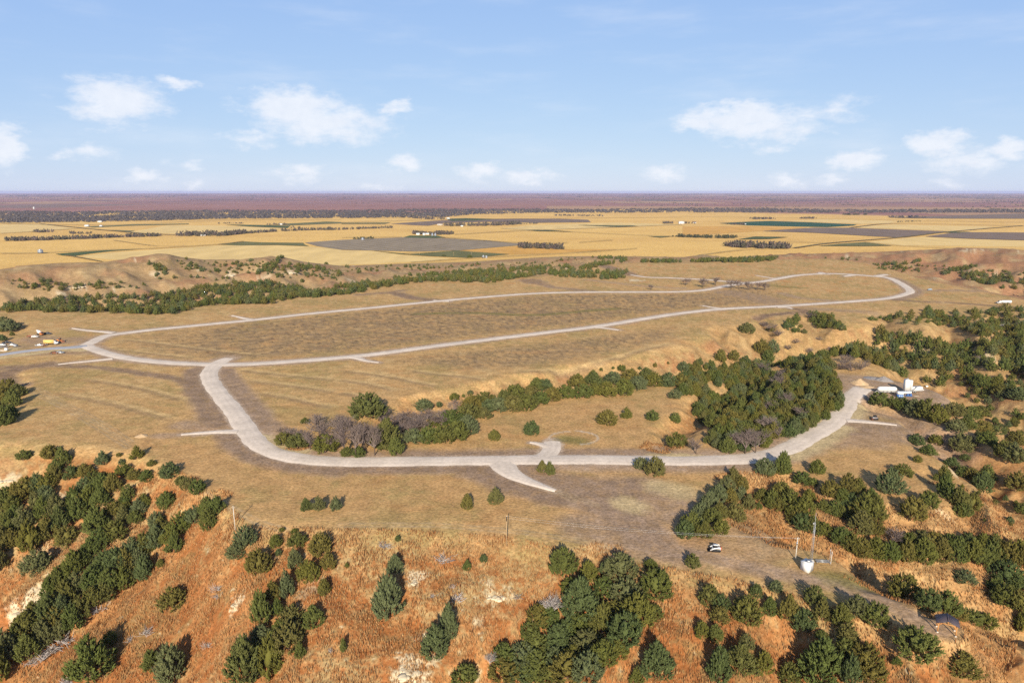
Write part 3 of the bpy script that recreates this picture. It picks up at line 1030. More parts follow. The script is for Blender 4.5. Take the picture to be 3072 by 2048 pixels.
FM = {'grey': field_mat('grey_stubble', (.30, .24, .165), .10, (.8, .6)), 'green': field_mat('winter_wheat', (.085, .115, .045)),
      'olive': field_mat('grass_field', (.17, .165, .065)), 'teal': field_mat('irrigated_green', (.035, .10, .06)),
      'mauve': field_mat('ploughed_soil', (.225, .165, .125)), 'lane': field_mat('field_lane', (.22, .17, .075)), 'straw': field_mat('pale_stubble', (.78, .56, .23)),
      'deep': field_mat('orange_stubble', (.68, .38, .10))}
FIELDS = [
    ('s', 'grey', 'stubble_field', [(914, 728), (1024, 720), (1198, 713), (1329, 715), (1459, 722), (1560, 731), (1564, 736), (1372, 752), (1242, 755), (1024, 750), (951, 739)]),
    ('1', 'green', 'green_field', [(380, 465), (560, 450), (760, 438), (1000, 430), (760, 446), (620, 462), (500, 481), (430, 475)]),
    ('1', 'olive', 'green_field', [(1500, 400), (1680, 379), (1800, 385), (2090, 388), (2100, 400), (2130, 412), (1900, 403), (1650, 406)]),
    ('2', 'olive', 'green_field', [(200, 440), (470, 466), (620, 455), (800, 441), (900, 450), (1160, 467), (1050, 478), (880, 492), (600, 480), (400, 466)]),
    ('2', 'green', 'green_field', [(425, 352), (470, 338), (660, 338), (720, 353), (580, 355)]),
    ('2', 'mauve', 'ploughed_field', [(340, 256), (640, 236), (760, 231), (1100, 222), (1500, 222), (1700, 229), (1720, 246), (1350, 250), (1000, 243), (700, 252), (600, 270), (480, 265), (440, 262)]),
    ('1', 'green', 'green_field', [(1550, 262), (1850, 266), (2000, 271), (1980, 286), (1850, 281), (1700, 275)]),
    ('1', 'olive', 'green_field', [(1860, 262), (2250, 241), (2352, 245), (2352, 254), (2000, 268)]),
    ('1', 'olive', 'green_field', [(590, 276), (900, 262), (1300, 255), (1300, 260), (900, 270), (640, 282)]),
    ('2', 'green', 'green_field', [(720, 222), (860, 218), (1090, 224), (900, 236), (760, 238)]),
    ('2', 'olive', 'green_field', [(0, 250), (340, 248), (300, 258), (0, 258)]),
    ('1', 'olive', 'green_field', [(640, 297), (930, 305), (880, 315), (820, 308)]),
    ('3', 'teal', 'irrigated_field', [(250, 253), (450, 243), (600, 238), (900, 248), (1200, 262), (1180, 269), (1000, 280), (800, 276), (450, 268)]),
    ('3', 'mauve', 'ploughed_field', [(550, 308), (900, 284), (1150, 285), (1850, 311), (1530, 352), (1350, 345), (900, 319)]),
    ('3', 'mauve', 'ploughed_field', [(1670, 345), (1900, 315), (2352, 318), (2600, 320), (2600, 378), (2352, 371), (2000, 361)]),
    ('3', 'green', 'green_field', [(380, 365), (500, 345), (730, 350), (600, 362)]),
    ('3', 'olive', 'grass_field', [(930, 411), (1080, 396), (1250, 385), (1450, 409), (1250, 412)]),
    ('3', 'mauve', 'ploughed_field', [(1450, 216), (1700, 205), (2352, 186), (2600, 184), (2600, 222), (2352, 222), (1800, 221)]),
    ('3', 'green', 'green_field', [(1790, 312), (1990, 313), (1900, 320), (1820, 319)]),
    ('2', 'green', 'grass_field', [(1260, 300), (1440, 302), (1600, 312), (1350, 308)]), ('2', 'olive', 'grass_field', [(1620, 266), (2000, 268), (2050, 275), (1900, 280)]),
    ('2', 'olive', 'grass_field', [(2110, 343), (2290, 344), (2200, 353)]),
    ('1', 'straw', 'straw_field', [(560, 478), (800, 452), (1100, 432), (1500, 405), (1900, 405), (2130, 414), (2352, 428), (2352, 545), (1900, 520), (1300, 505), (900, 510), (600, 490)]),
    ('2', 'straw', 'straw_field', [(0, 440), (200, 442), (420, 470), (600, 484), (760, 495), (480, 525), (0, 540)]),
    ('3', 'straw', 'straw_field', [(1280, 382), (1530, 354), (1670, 347), (2000, 363), (2352, 373), (2352, 415), (1500, 405)]),
    ('2', 'straw', 'straw_field', [(1280, 268), (1900, 248), (2352, 262), (1800, 283), (1300, 302), (1100, 290)]),
    ('1', 'straw', 'straw_field', [(0, 262), (280, 258), (520, 288), (0, 322)]), ('1', 'straw', 'straw_field', [(860, 318), (1150, 268), (1480, 268), (1980, 290), (1700, 305), (1210, 325)]),
    ('2', 'deep', 'orange_stubble_field', [(820, 440), (1250, 408), (1560, 432), (1900, 432), (1500, 460), (1170, 466)]),
    ('3', 'straw', 'straw_field', [(680, 236), (1000, 225), (1480, 238), (1440, 250), (1240, 258), (900, 244)]), ('3', 'straw', 'straw_field', [(1150, 280), (1450, 262), (2150, 276), (1960, 304), (1860, 306)]),
    ('3', 'deep', 'orange_stubble_field', [(0, 275), (430, 272), (860, 284), (540, 305), (0, 340)]),
]


def field_obj(name, pts, mat, z):
    n = len(pts)
    me = bpy.data.meshes.new(name)
    me.from_pydata([(p[0], p[1], z) for p in pts], [], [tuple(range(n))])
    me.materials.append(mat)
    o = link(name, me, kind='structure')
    if me.polygons[0].normal.z < 0:
        me.flip_normals()
    return o


zf = PLAIN + .15
for i, (c, col, nm, pts) in enumerate(sorted(FIELDS, key=lambda f: 0 if f[1] in ('straw', 'deep') else 1)):
    q = c2p(c, pts)
    x, y = on_plane([p[0] for p in q], [p[1] for p in q], PLAIN)
    P = np.stack([x, y], 1)
    field_obj(nm, P, FM[col], zf + .05 * i)
LANES = [('1', [(0, 325), (280, 308), (550, 290), (700, 300), (1000, 325), (1220, 336)], 7), ('1', [(280, 258), (450, 276), (600, 290)], 8), ('1', [(0, 463), (280, 461), (700, 439), (1000, 431), (1500, 401), (1680, 379)], 5),
         ('1', [(450, 474), (700, 520)], 3), ('1', [(780, 372), (1080, 412), (1280, 408)], 2.5), ('3', [(770, 426), (1030, 391), (1500, 352), (1850, 312), (2352, 270)], 7), ('3', [(500, 378), (1000, 391)], 4),
         ('3', [(1250, 385), (1500, 410), (1900, 430), (2352, 440)], 4), ('3', [(1150, 285), (1500, 255), (2352, 275)], 8), ('2', [(480, 527), (1000, 491), (1600, 460), (2040, 430)], 3.5),
         ('2', [(780, 332), (1270, 305), (1800, 285), (2352, 262)], 6), ('2', [(1100, 290), (1500, 310), (2000, 335), (2352, 349)], 5), ('2', [(420, 466), (800, 442)], 3), ('3', [(0, 346), (700, 351)], 4),
         ('2', [(1640, 388), (1870, 372)], 4), ('3', [(100, 480), (420, 440), (770, 426)], 3), ('1', [(0, 255), (300, 262), (850, 262), (1600, 232), (2352, 232)], 8), ('2', [(0, 248), (640, 232), (1400, 222), (2352, 212)], 9),
         ('3', [(0, 206), (1000, 222), (2352, 250)], 8), ('2', [(0, 355), (420, 350)], 6), ('2', [(700, 353), (1240, 392), (1560, 390)], 5)]
for i, (c, pts, hw) in enumerate(LANES):
    q = c2p(c, pts)
    x, y = on_plane([p[0] for p in q], [p[1] for p in q], PLAIN)
    Q = smooth_line(np.stack([x, y], 1), 60)
    T = np.gradient(Q, axis=0)
    T /= np.linalg.norm(T, axis=1)[:, None]
    N = np.stack([-T[:, 1], T[:, 0]], 1)
    z = zf + 2.2 + .05 * i
    V = np.vstack([np.c_[Q + N * hw, np.full(len(Q), z)], np.c_[Q - N * hw, np.full(len(Q), z)]])
    n = len(Q)
    k = np.arange(n - 1)
    link('farm_lane', mesh_np('farm_lane', V, np.stack([k, k + 1, n + k + 1, n + k], 1)[:, ::-1], FM['lane']), kind='structure')


# ------------------------------------------------------------------ plant prototypes (unit height, unit width, base at the origin)
def foliage_mat(name, cols, bare=False):
    m = bpy.data.materials.new(name)
    m.use_nodes = True
    g = NT(m.node_tree)
    at = g.n('ShaderNodeAttribute', attribute_name='tint').outputs['Color']
    sp = g.n('ShaderNodeSeparateColor')
    g.put(sp.inputs[0], at)
    oi = g.n('ShaderNodeObjectInfo').outputs['Random']
    rnd = g.math('FRACT', g.math('ADD', g.math('MULTIPLY', oi, 7.31), sp.outputs[1]))
    cr = g.n('ShaderNodeValToRGB')
    g.put(cr.inputs[0], rnd)
    el = cr.color_ramp.elements
    el[0].position, el[0].color = 0, cols[0] + (1,)
    el[1].position, el[1].color = 1, cols[-1] + (1,)
    for i, c in enumerate(cols[1:-1]):
        e = el.new((i + 1) / (len(cols) - 1))
        e.color = c + (1,)
    sc = g.n('ShaderNodeVectorMath', operation='SCALE')
    g.put(sc.inputs[0], cr.outputs[0])
    g.put(sc.inputs['Scale'], g.math('MULTIPLY_ADD', sp.outputs[0], 1.0, .5))
    bs = g.n('ShaderNodeBsdfPrincipled')
    g.put(bs.inputs['Base Color'], sc.outputs[0])
    bs.inputs['Roughness'].default_value = .85
    bs.inputs['Specular IOR Level'].default_value = .12
    o = g.n('ShaderNodeOutputMaterial')
    g.put(o.inputs[0], bs.outputs[0])
    return m


CEDAR = foliage_mat('cedar_foliage', [(0.151, 0.139, 0.03), (0.1, 0.121, 0.03), (0.165, 0.137, 0.035), (0.084, 0.11, 0.037), (0.125, 0.143, 0.065), (0.146, 0.121, 0.03), (0.095, 0.119, 0.032), (0.13, 0.139, 0.037)])
BARE = foliage_mat('bare_twigs', [(.215, .165, .145), (.18, .14, .125), (.25, .195, .165)])
SILVER = foliage_mat('dead_silver_twigs', [(.48, .43, .40), (.40, .36, .33)])
BARK = simple_mat('bark', (.10, .07, .05), .95, 0, 3.0, .3)
DARKGROVE = foliage_mat('winter_grove', [(.115, .090, .075), (.14, .105, .085), (.085, .080, .05), (.10, .09, .062)])
RIVERWOOD = foliage_mat('river_wood', [(.085, .074, .072), (.10, .088, .082), (.12, .10, .09)])
DARKEVER = foliage_mat('far_evergreen', [(.055, .062, .03), (.065, .068, .03)])


def ico():
    t = (1 + 5 ** .5) / 2
    v = np.array([(-1, t, 0), (1, t, 0), (-1, -t, 0), (1, -t, 0), (0, -1, t), (0, 1, t), (0, -1, -t), (0, 1, -t), (t, 0, -1), (t, 0, 1), (-t, 0, -1), (-t, 0, 1)], float)
    v /= np.linalg.norm(v[0])
    f = np.array([(0, 11, 5), (0, 5, 1), (0, 1, 7), (0, 7, 10), (0, 10, 11), (1, 5, 9), (5, 11, 4), (11, 10, 2), (10, 7, 6), (7, 1, 8), (3, 9, 4), (3, 4, 2), (3, 2, 6), (3, 6, 8), (3, 8, 9), (4, 9, 5), (2, 4, 11), (6, 2, 10), (8, 6, 7), (9, 8, 1)])
    return v, f


def cedar_crown(seed, nb, style, per=24, blen=.27, slen=.085, swid=.016, core=True, butt=True):
    """crown of upswept ragged boughs in the outline of an eastern cedar; returns V, F, tint"""
    g = np.random.default_rng(seed)
    ph = g.uniform(0, 6.28, 4)

    def prof(t):
        if style == 0:      # cone
            return np.where(t < .14, .75 + 1.7 * t, np.clip(1 - (t - .14) / .86, 0, 1) ** .85)
        if style == 1:      # egg
            return np.where(t < .25, .76 + .96 * t, np.clip(1 - ((t - .25) / .75) ** 1.5, 0, 1) ** .75)
        return np.where(t < .3, .82 + .6 * t, np.clip(1 - ((t - .3) / .7) ** 1.9, 0, 1) ** .62)   # round
    t = g.uniform(0.0, 1.0, nb * 4)
    keep = g.uniform(0, 1, nb * 4) < (prof(t) * .88 + .12)
    t = t[keep][:nb]
    nb = len(t)
    a = g.uniform(0, 2 * math.pi, nb)
    lob = 1 + .14 * np.sin(2 * a + ph[0] + 2.5 * t) + .10 * np.sin(5 * a + ph[1] + 9 * t)
    rr = .40 * prof(t) * lob * g.uniform(.72, 1.06, nb)
    c = np.stack([rr * np.cos(a), rr * np.sin(a), .03 + t * .82], 1)
    up = g.uniform(.55, 1.3, nb) + 1.1 * t
    d = np.stack([np.cos(a) + g.normal(0, .2, nb), np.sin(a) + g.normal(0, .2, nb), up], 1)
    d /= np.linalg.norm(d, axis=1)[:, None]
    BL = blen * g.uniform(.7, 1.25, nb) * (1 - .4 * t)
    # sprays round each bough
    n = nb * per
    bi = np.repeat(np.arange(nb), per)
    q = g.uniform(-.35, .9, n)
    off = g.normal(size=(n, 3))
    dd = d[bi]
    off -= dd * (off * dd).sum(1)[:, None]
    off /= np.linalg.norm(off, axis=1)[:, None] + 1e-9
    spread = (.26 * (1 - np.clip(q, 0, 1)) + .04) * BL[bi] * g.uniform(.2, 1.0, n)
    p = c[bi] + dd * (q * BL[bi])[:, None] + off * spread[:, None]
    e = dd + off * g.uniform(.15, .75, n)[:, None] + np.array([0, 0, .25])
    e /= np.linalg.norm(e, axis=1)[:, None]
    L = slen * g.uniform(.6, 1.4, n)
    W = swid * g.uniform(.7, 1.3, n)
    ref = g.normal(size=(n, 3))
    u = np.cross(e, ref)
    u /= np.linalg.norm(u, axis=1)[:, None]
    w = np.cross(e, u)
    base = p - e * (L * .4)[:, None]
    tip = p + e * (L * .8)[:, None]
    V = [p + (u * math.cos(k * 2.0944) + w * math.sin(k * 2.0944)) * W[:, None] for k in range(3)]
    VV = np.concatenate([V[0], V[1], V[2], tip, base])
    i = np.arange(n)
    FF = np.concatenate([np.stack([i, n + i, 3 * n + i], 1), np.stack([n + i, 2 * n + i, 3 * n + i], 1), np.stack([2 * n + i, i, 3 * n + i], 1),
                         np.stack([n + i, i, 4 * n + i], 1), np.stack([2 * n + i, n + i, 4 * n + i], 1)])
    if not butt:
        FF = FF[:3 * n]
    tv = np.clip(np.repeat(g.normal(.5, .12, nb), per) + g.normal(0, .08, n), .1, 1)
    TT = np.concatenate([tv] * 5)
    if core:
        iv, jf = ico()
        zz = (iv[:, 2] + 1) / 2
        pr = prof(zz * .8) * .18
        hor = np.hypot(iv[:, 0], iv[:, 1])[:, None] + 1e-6
        cv = np.c_[iv[:, :2] / hor * np.minimum(hor * 1.2, 1) * pr[:, None], .06 + zz * .68]
        FF = np.concatenate([FF, jf + len(VV)])
        VV = np.concatenate([VV, cv])
        TT = np.concatenate([TT, np.full(len(cv), .45)])
    tint = np.stack([TT, np.zeros(len(TT)), np.zeros(len(TT))], 1)
    rad = np.percentile(np.hypot(VV[:, 0], VV[:, 1]), 97)
    VV[:, :2] *= .5 / rad
    VV[:, 2] *= 1 / VV[:, 2].max()
    VV[:, 2] = np.maximum(VV[:, 2], -.03)
    return VV, FF, tint


def tube(pts, rad, sides=4):
    """prism along points"""
    pts = np.asarray(pts, float)
    n = len(pts)
    V, F = [], []
    for i in range(n):
        d = pts[min(i + 1, n - 1)] - pts[max(i - 1, 0)]
        d = d / (np.linalg.norm(d) + 1e-9)
        ref = np.array([0, 0, 1.0]) if abs(d[2]) < .9 else np.array([1.0, 0, 0])
        u = np.cross(d, ref)
        u /= np.linalg.norm(u)
        w = np.cross(d, u)
        for k in range(sides):
            an = 2 * math.pi * k / sides
            V.append(pts[i] + (u * math.cos(an) + w * math.sin(an)) * rad[i])
    for i in range(n - 1):
        for k in range(sides):
            a, b = i * sides + k, i * sides + (k + 1) % sides
            F.append((a, b, b + sides))
            F.append((a, b + sides, a + sides))
    return np.array(V), np.array(F)


def joinm(parts):
    V, F, o = [], [], 0
    for v, f in parts:
        V.append(v)
        F.append(f + o)
        o += len(v)
    return np.concatenate(V), np.concatenate(F)


def bare_tree(seed, limbs=6, levels=3, spread=.75, trunk_h=.22, thick=.022):
    g = np.random.default_rng(seed)
    trunk, twigs = [], []

    def grow(p, d, L, rad, lev):
        q = p + d * L
        mid = p + d * L * .5 + g.normal(0, .05, 3) * L
        (trunk if lev <= 0 else twigs).append(tube([p, mid, q], [rad, rad * .8, rad * .55], 3 if lev > 0 else 5))
        if lev >= levels:
            return
        nb = limbs if lev == 0 else (5 if lev == 1 else 5)
        for k in range(nb):
            e = d + g.normal(0, spread, 3) * (1 if lev else .9)
            e[2] = abs(e[2]) * .8 + .25
            e /= np.linalg.norm(e)
            st = p + (q - p) * g.uniform(.35, 1.0)
            grow(st if lev else q, e, L * g.uniform(.55, .85) if lev else g.uniform(.3, .42), rad * .55, lev + 1)
    grow(np.zeros(3), np.array([g.normal(0, .06), g.normal(0, .06), 1.0]), trunk_h, thick, 0)
    tv, tf = joinm(trunk)
    wv, wf = joinm(twigs)
    h = wv[:, 2].max()
    w = 2 * np.percentile(np.hypot(wv[:, 0], wv[:, 1]), 97)
    sc = np.array([1 / w, 1 / w, 1 / h])
    tint = np.zeros((len(wv), 3))
    tint[:, 0] = np.repeat(np.clip(g.normal(.5, .15, len(twigs)), .1, 1), 9)
    return (tv * sc, tf), (wv * sc, wf, tint)


CED_NEAR = [cedar_crown(100 + i, [170, 160, 150, 165, 190, 160, 150, 180][i], [0, 1, 0, 2, 1, 0, 1, 2][i], 13, .20, .082, .0165) for i in range(8)]
CED_MID = [cedar_crown(200 + i, 60, [0, 1, 2, 0][i], 6, .26, .13, .030) for i in range(4)]
MID_ME = [mesh_np('cedar_crown_mid', v, f, CEDAR, False, {'tint': t}) for v, f, t in CED_MID]
CED_FAR = [cedar_crown(300 + i, 12, [1, 2, 0][i], 3, .4, .24, .075, True, False) for i in range(3)]
BUSH_FAR = [cedar_crown(400 + i, 11, 2, 2, .4, .36, .14, True, False) for i in range(3)]
BARE_T = [bare_tree(500 + i, 8, 3, .75, .22, .034) for i in range(3)]
BARE_S = [bare_tree(520 + i, 10, 3, .85, .06, .026) for i in range(3)]

CED_ME = [mesh_np('cedar_crown', v, f, CEDAR, False, {'tint': t}) for v, f, t in CED_NEAR]
_tv, _tf = tube([(0, 0, -.12), (0, 0, .3), (.01, 0, .7)], [.032, .024, .008], 6)
CED_TRUNK = mesh_np('cedar_trunk', _tv, _tf, BARK)
BARE_ME = [(mesh_np('bare_trunk', a[0], a[1], BARK), mesh_np('bare_branches', b[0], b[1], BARE, False, {'tint': b[2]})) for a, b in BARE_T + BARE_S]
DEAD_ME = (mesh_np('dead_trunk', *BARE_T[1][0], SILVER, False, {'tint': np.full((len(BARE_T[1][0][0]), 3), .4)}), mesh_np('dead_branches', BARE_T[1][1][0], BARE_T[1][1][1], SILVER, False, {'tint': BARE_T[1][1][2]}))


def scatter(name, protos, pos, wid, hei, mat, **props):
    """many plants as one mass"""
    n = len(pos)
    Vs, Fs, Ts = [], [], []
    off = 0
    g = np.random.default_rng(len(name) * 31 + n)
    which = g.integers(0, len(protos), n)
    rot = g.uniform(0, 6.28, n)
    hue = g.uniform(0, 1, n)
    lum = g.uniform(-.10, .10, n)
    for k, (v, f, t) in enumerate(protos):
        idx = np.nonzero(which == k)[0]
        if not len(idx):
            continue
        c, s = np.cos(rot[idx])[:, None], np.sin(rot[idx])[:, None]
        w = wid[idx][:, None]
        X = (v[None, :, 0] * c - v[None, :, 1] * s) * w + pos[idx, 0][:, None]
        Y = (v[None, :, 0] * s + v[None, :, 1] * c) * w + pos[idx, 1][:, None]
        Z = v[None, :, 2] * hei[idx][:, None] + pos[idx, 2][:, None]
        Vs.append(np.stack([X, Y, Z], -1).reshape(-1, 3))
        Fs.append((f[None] + (np.arange(len(idx)) * len(v))[:, None, None]).reshape(-1, 3) + off)
        tt = np.repeat(t[None], len(idx), 0).copy()
        tt[:, :, 1] = hue[idx][:, None]
        tt[:, :, 0] = np.clip(tt[:, :, 0] + lum[idx][:, None], .05, 1)
        Ts.append(tt.reshape(-1, 3))
        off += len(idx) * len(v)
    if not Vs:
        return None
    me = mesh_np(name, np.concatenate(Vs), np.concatenate(Fs), mat, False, {'tint': np.concatenate(Ts)})
    return link(name, me, **props)


def scatter_gn(name, meshes, P, W, Hh, **props):
    """a wood: plant meshes set on points by geometry nodes"""
    col = bpy.data.collections.new(name + '_plants')
    for m in meshes:
        col.objects.link(bpy.data.objects.new('plant', m))
    me = bpy.data.meshes.new(name)
    n = len(P)
    me.vertices.add(n)
    me.vertices.foreach_set('co', np.asarray(P, np.float32).ravel())
    g = np.random.default_rng(n)
    a = me.attributes.new('inst_scale', 'FLOAT_VECTOR', 'POINT')
    a.data.foreach_set('vector', np.stack([W, W, Hh], 1).astype(np.float32).ravel())
    a = me.attributes.new('inst_rot', 'FLOAT_VECTOR', 'POINT')
    a.data.foreach_set('vector', np.stack([g.normal(0, .04, n), g.normal(0, .04, n), g.uniform(0, 6.28, n)], 1).astype(np.float32).ravel())
    a = me.attributes.new('inst_idx', 'INT', 'POINT')
    a.data.foreach_set('value', g.integers(0, len(meshes), n).astype(np.int32))
    ng = bpy.data.node_groups.new(name, 'GeometryNodeTree')
    ng.interface.new_socket('Geometry', in_out='INPUT', socket_type='NodeSocketGeometry')
    ng.interface.new_socket('Geometry', in_out='OUTPUT', socket_type='NodeSocketGeometry')
    N, L = ng.nodes, ng.links
    gi, go = N.new('NodeGroupInput'), N.new('NodeGroupOutput')
    ci = N.new('GeometryNodeCollectionInfo')
    ci.inputs['Collection'].default_value = col
    ci.inputs['Separate Children'].default_value = True
    ip = N.new('GeometryNodeInstanceOnPoints')
    ip.inputs['Pick Instance'].default_value = True

    def na(attr, typ):
        q = N.new('GeometryNodeInputNamedAttribute')
        q.data_type = typ
        q.inputs['Name'].default_value = attr
        return q.outputs['Attribute']
    L.new(gi.outputs[0], ip.inputs['Points'])
    L.new(ci.outputs[0], ip.inputs['Instance'])
    L.new(na('inst_idx', 'INT'), ip.inputs['Instance Index'])
    er = N.new('FunctionNodeEulerToRotation')
    L.new(na('inst_rot', 'FLOAT_VECTOR'), er.inputs[0])
    L.new(er.outputs[0], ip.inputs['Rotation'])
    L.new(na('inst_scale', 'FLOAT_VECTOR'), ip.inputs['Scale'])
    L.new(ip.outputs[0], go.inputs[0])
    me.materials.append(CEDAR)
    o = link(name, me, **props)
    o.modifiers.new('plants', 'NODES').node_group = ng
    return o


def in_poly(px, py, poly):
    ins = np.zeros(len(px), bool)
    P = list(poly) + [poly[0]]
    for i in range(len(poly)):
        (x0, y0), (x1, y1) = P[i], P[i + 1]
        ins ^= ((y0 > py) != (y1 > py)) & (px < (x1 - x0) * (py - y0) / (y1 - y0 + 1e-12) + x0)
    return ins


def fill(c, poly, spacing, seed, thin=0.0, zmax=None):
    """points on the ground whose feet lie inside an outline seen in the photograph"""
    q = c2p(c, poly)
    qx, qy = np.array([p[0] for p in q]), np.array([p[1] for p in q])
    # spread of the outline on the ground
    gx, gy = np.meshgrid(np.linspace(qx.min(), qx.max(), 14), np.linspace(qy.min(), qy.max(), 14))
    m = in_poly(gx.ravel(), gy.ravel(), q)
    ex = np.concatenate([gx.ravel()[m], qx])
    ey = np.concatenate([gy.ravel()[m], qy])
    X, Y, Z = cast(ex, ey)
    r = np.hypot(X, Y)
    g = np.random.default_rng(seed)
    nx = np.arange(X.min() - 5, X.max() + 5, spacing)
    ny = np.arange(Y.min() - 5, Y.max() + 5, spacing)
    A, B = np.meshgrid(nx, ny)
    A = (A + g.uniform(-.48, .48, A.shape) * spacing).ravel()
    B = (B + g.uniform(-.48, .48, B.shape) * spacing).ravel()
    rb = np.hypot(A, B)
    k = (rb > r.min() - 4) & (rb < r.max() + 4)
    if thin:
        k &= (fbm(A / 18, B / 18, 3, 300 + seed) + g.uniform(-.25, .25, A.shape)) > thin
    A, B = A[k], B[k]
    Zt = hz(A, B)
    px, py = project(A, B, Zt)
    ins = in_poly(px, py, q)
    return np.stack([A[ins], B[ins], Zt[ins]], 1)


# ------------------------------------------------------------------ cedars: every clump with the feet, width and height read off the photograph
CL = {}     # key: (label, group) -> list of (px, py, w_px, h_px)


def add(key, label, c, pts):
    s = 1.0 if c == 's' else S
    o = (0, 0) if c == 's' else ORG[c]
    L = CL.setdefault(key, (label, []))[1]
    for p in pts:
        L.append((o[0] + p[0] * s, o[1] + p[1] * s, p[2] * s, p[3] * s))


add('upper west row', 'cedar in the slanting row below the field edge beside pale chalk', 'A', [(385, 110, 110, 120), (330, 170, 120, 110), (265, 190, 130, 130), (190, 220, 140, 130), (120, 250, 140, 120), (50, 280, 130, 120), (0, 300, 100, 120), (385, 45, 95, 80), (320, 255, 120, 110)])
add('west thicket', 'cedar in the wide thicket uphill of the big diagonal row', 'A', [(60, 480, 130, 150), (20, 590, 130, 150), (110, 420, 120, 130), (210, 590, 150, 190), (170, 430, 130, 140), (330, 510, 140, 150), (420, 440, 120, 150), (300, 360, 130, 140), (385, 335, 130, 130), (20, 380, 110, 120), (0, 720, 110, 150), (250, 300, 110, 110), (100, 330, 120, 110), (90, 560, 110, 110)])
add('hilltop thicket', 'cedar in the thicket below the field edge between bare grass ribs', 'A', [(500, 90, 110, 90), (600, 80, 110, 90), (540, 380, 150, 140), (620, 290, 140, 140), (705, 205, 150, 140), (785, 190, 130, 130), (600, 205, 130, 120), (510, 270, 120, 120), (700, 280, 130, 120), (650, 160, 120, 110), (560, 320, 120, 120), (745, 130, 100, 80)])
add('rim cedars', 'cedar with a long shadow on the field rim above the diagonal rows', 'A', [(855, 75, 95, 90), (930, 100, 90, 80), (1015, 105, 100, 80), (1170, 90, 140, 110), (1245, 130, 80, 60), (1300, 165, 90, 90), (1365, 195, 110, 100)])
add('rim cedars', '', 'D', [(165, 970, 84, 62), (350, 965, 105, 90), (445, 1005, 110, 120), (710, 1003, 95, 92), (950, 967, 88, 97), (840, 1000, 40, 42), (822, 945, 36, 30), (1050, 1010, 60, 35)])
add('middle west knot', 'cedar in the loose group between hilltop thicket and big diagonal row', 'A', [(860, 275, 75, 70), (885, 235, 90, 100), (1000, 285, 85, 90), (960, 335, 110, 105), (940, 400, 90, 90), (680, 465, 165, 180), (790, 350, 120, 95), (855, 405, 110, 130), (800, 515, 150, 130), (870, 330, 90, 80)])
add('lone west a', 'round bluish cedar alone on tan grass above the big diagonal row', 'A', [(1150, 300, 130, 120)])
add('lone west b', 'small round cedar alone just up the slope from the big diagonal row', 'A', [(1080, 422, 118, 105)])
add('lone west c', 'dark round cedar alone among pale grass west of the big diagonal row', 'A', [(265, 750, 172, 150)])
add('lone west d', 'dome-shaped cedar at the foot of the west thicket with its shadow on pale grass', 'A', [(470, 562, 160, 135)])
add('big diagonal row', 'cedar in the long dense diagonal row down the red slope', 'A', [(1500, 325, 120, 120), (1430, 335, 130, 120), (1350, 400, 130, 120), (1445, 440, 150, 140), (1250, 475, 160, 150), (1300, 415, 120, 110), (1210, 605, 130, 150), (1180, 540, 140, 140), (1080, 565, 150, 150), (1000, 605, 150, 150), (920, 655, 160, 150), (1000, 785, 140, 155), (870, 725, 150, 150), (800, 705, 150, 130), (740, 745, 160, 150), (850, 850, 150, 140), (760, 850, 150, 130), (680, 795, 150, 130), (640, 855, 150, 140), (720, 935, 140, 120), (640, 965, 130, 120), (540, 905, 160, 150), (470, 965, 150, 160), (560, 1045, 130, 130), (1110, 480, 130, 120), (960, 700, 140, 120), (900, 800, 130, 110)])
add('big diagonal row', '', 'A', [(330, 1085, 170, 170), (250, 1110, 160, 150), (180, 1185, 170, 150), (385, 1130, 150, 140), (500, 1125, 150, 150), (300, 1240, 150, 150), (200, 1335, 150, 150), (110, 1250, 130, 130), (40, 1340, 150, 180), (0, 1480, 130, 200), (430, 1040, 140, 140), (420, 1190, 120, 120)])
add('second diagonal row', 'cedar in the shorter slanting row beside the chalk scar', 'A', [(690, 575, 160, 130), (620, 625, 130, 110), (510, 745, 150, 150), (460, 780, 120, 110), (400, 855, 130, 140), (340, 915, 120, 130), (570, 690, 120, 110)])
add('lone sw a', 'tiny green cedar at the downhill edge of the big diagonal row', 'A', [(1110, 692, 58, 55)])
add('lone sw b', 'dark olive cedar alone on the orange slope below the big diagonal row', 'A', [(1200, 992, 170, 150)])
add('lone sw c', 'big round cedar alone on orange grass with a small one in its shadow', 'A', [(635, 1475, 255, 262)])
add('lone sw d', 'small cedar half hidden in the shadow behind a big round cedar', 'A', [(760, 1235, 95, 85)])
add('lone sw e', 'big double-headed cedar on straw grass near the foot of the orange slope', 'A', [(1185, 1495, 215, 235), (1050, 1400, 125, 130)])
add('slope group', 'cedar in the scattered string downhill of the grey utility pole', 'A', [(1690, 562, 150, 150), (1630, 642, 140, 110), (1900, 562, 90, 90), (2050, 562, 130, 100), (1920, 615, 50, 50), (1785, 748, 170, 168), (2030, 705, 112, 135), (2210, 628, 170, 165), (2262, 718, 110, 112), (2130, 802, 150, 155), (2235, 890, 92, 112), (1945, 450, 42, 32), (2030, 462, 50, 36)])
add('slope column', 'cedar in the tight column of big trees standing down the orange slope', 'A', [(1985, 910, 115, 200), (1885, 920, 115, 130), (1800, 1078, 140, 215), (1915, 1032, 80, 115), (2010, 1112, 160, 150), (2160, 1112, 150, 145), (1990, 1285, 220, 205), (1800, 1215, 140, 112), (1700, 1495, 240, 285), (1860, 1445, 190, 262), (1940, 1180, 130, 120)])
add('slope column small', 'small pointed cedar alone beside the column of big trees', 'A', [(2072, 1318, 72, 105)])
add('turf trio', 'bushy cedar in the row of three on the mown turf below the road', 'A', [(2110, 312, 90, 95), (2197, 307, 95, 108), (2312, 307, 92, 102)])
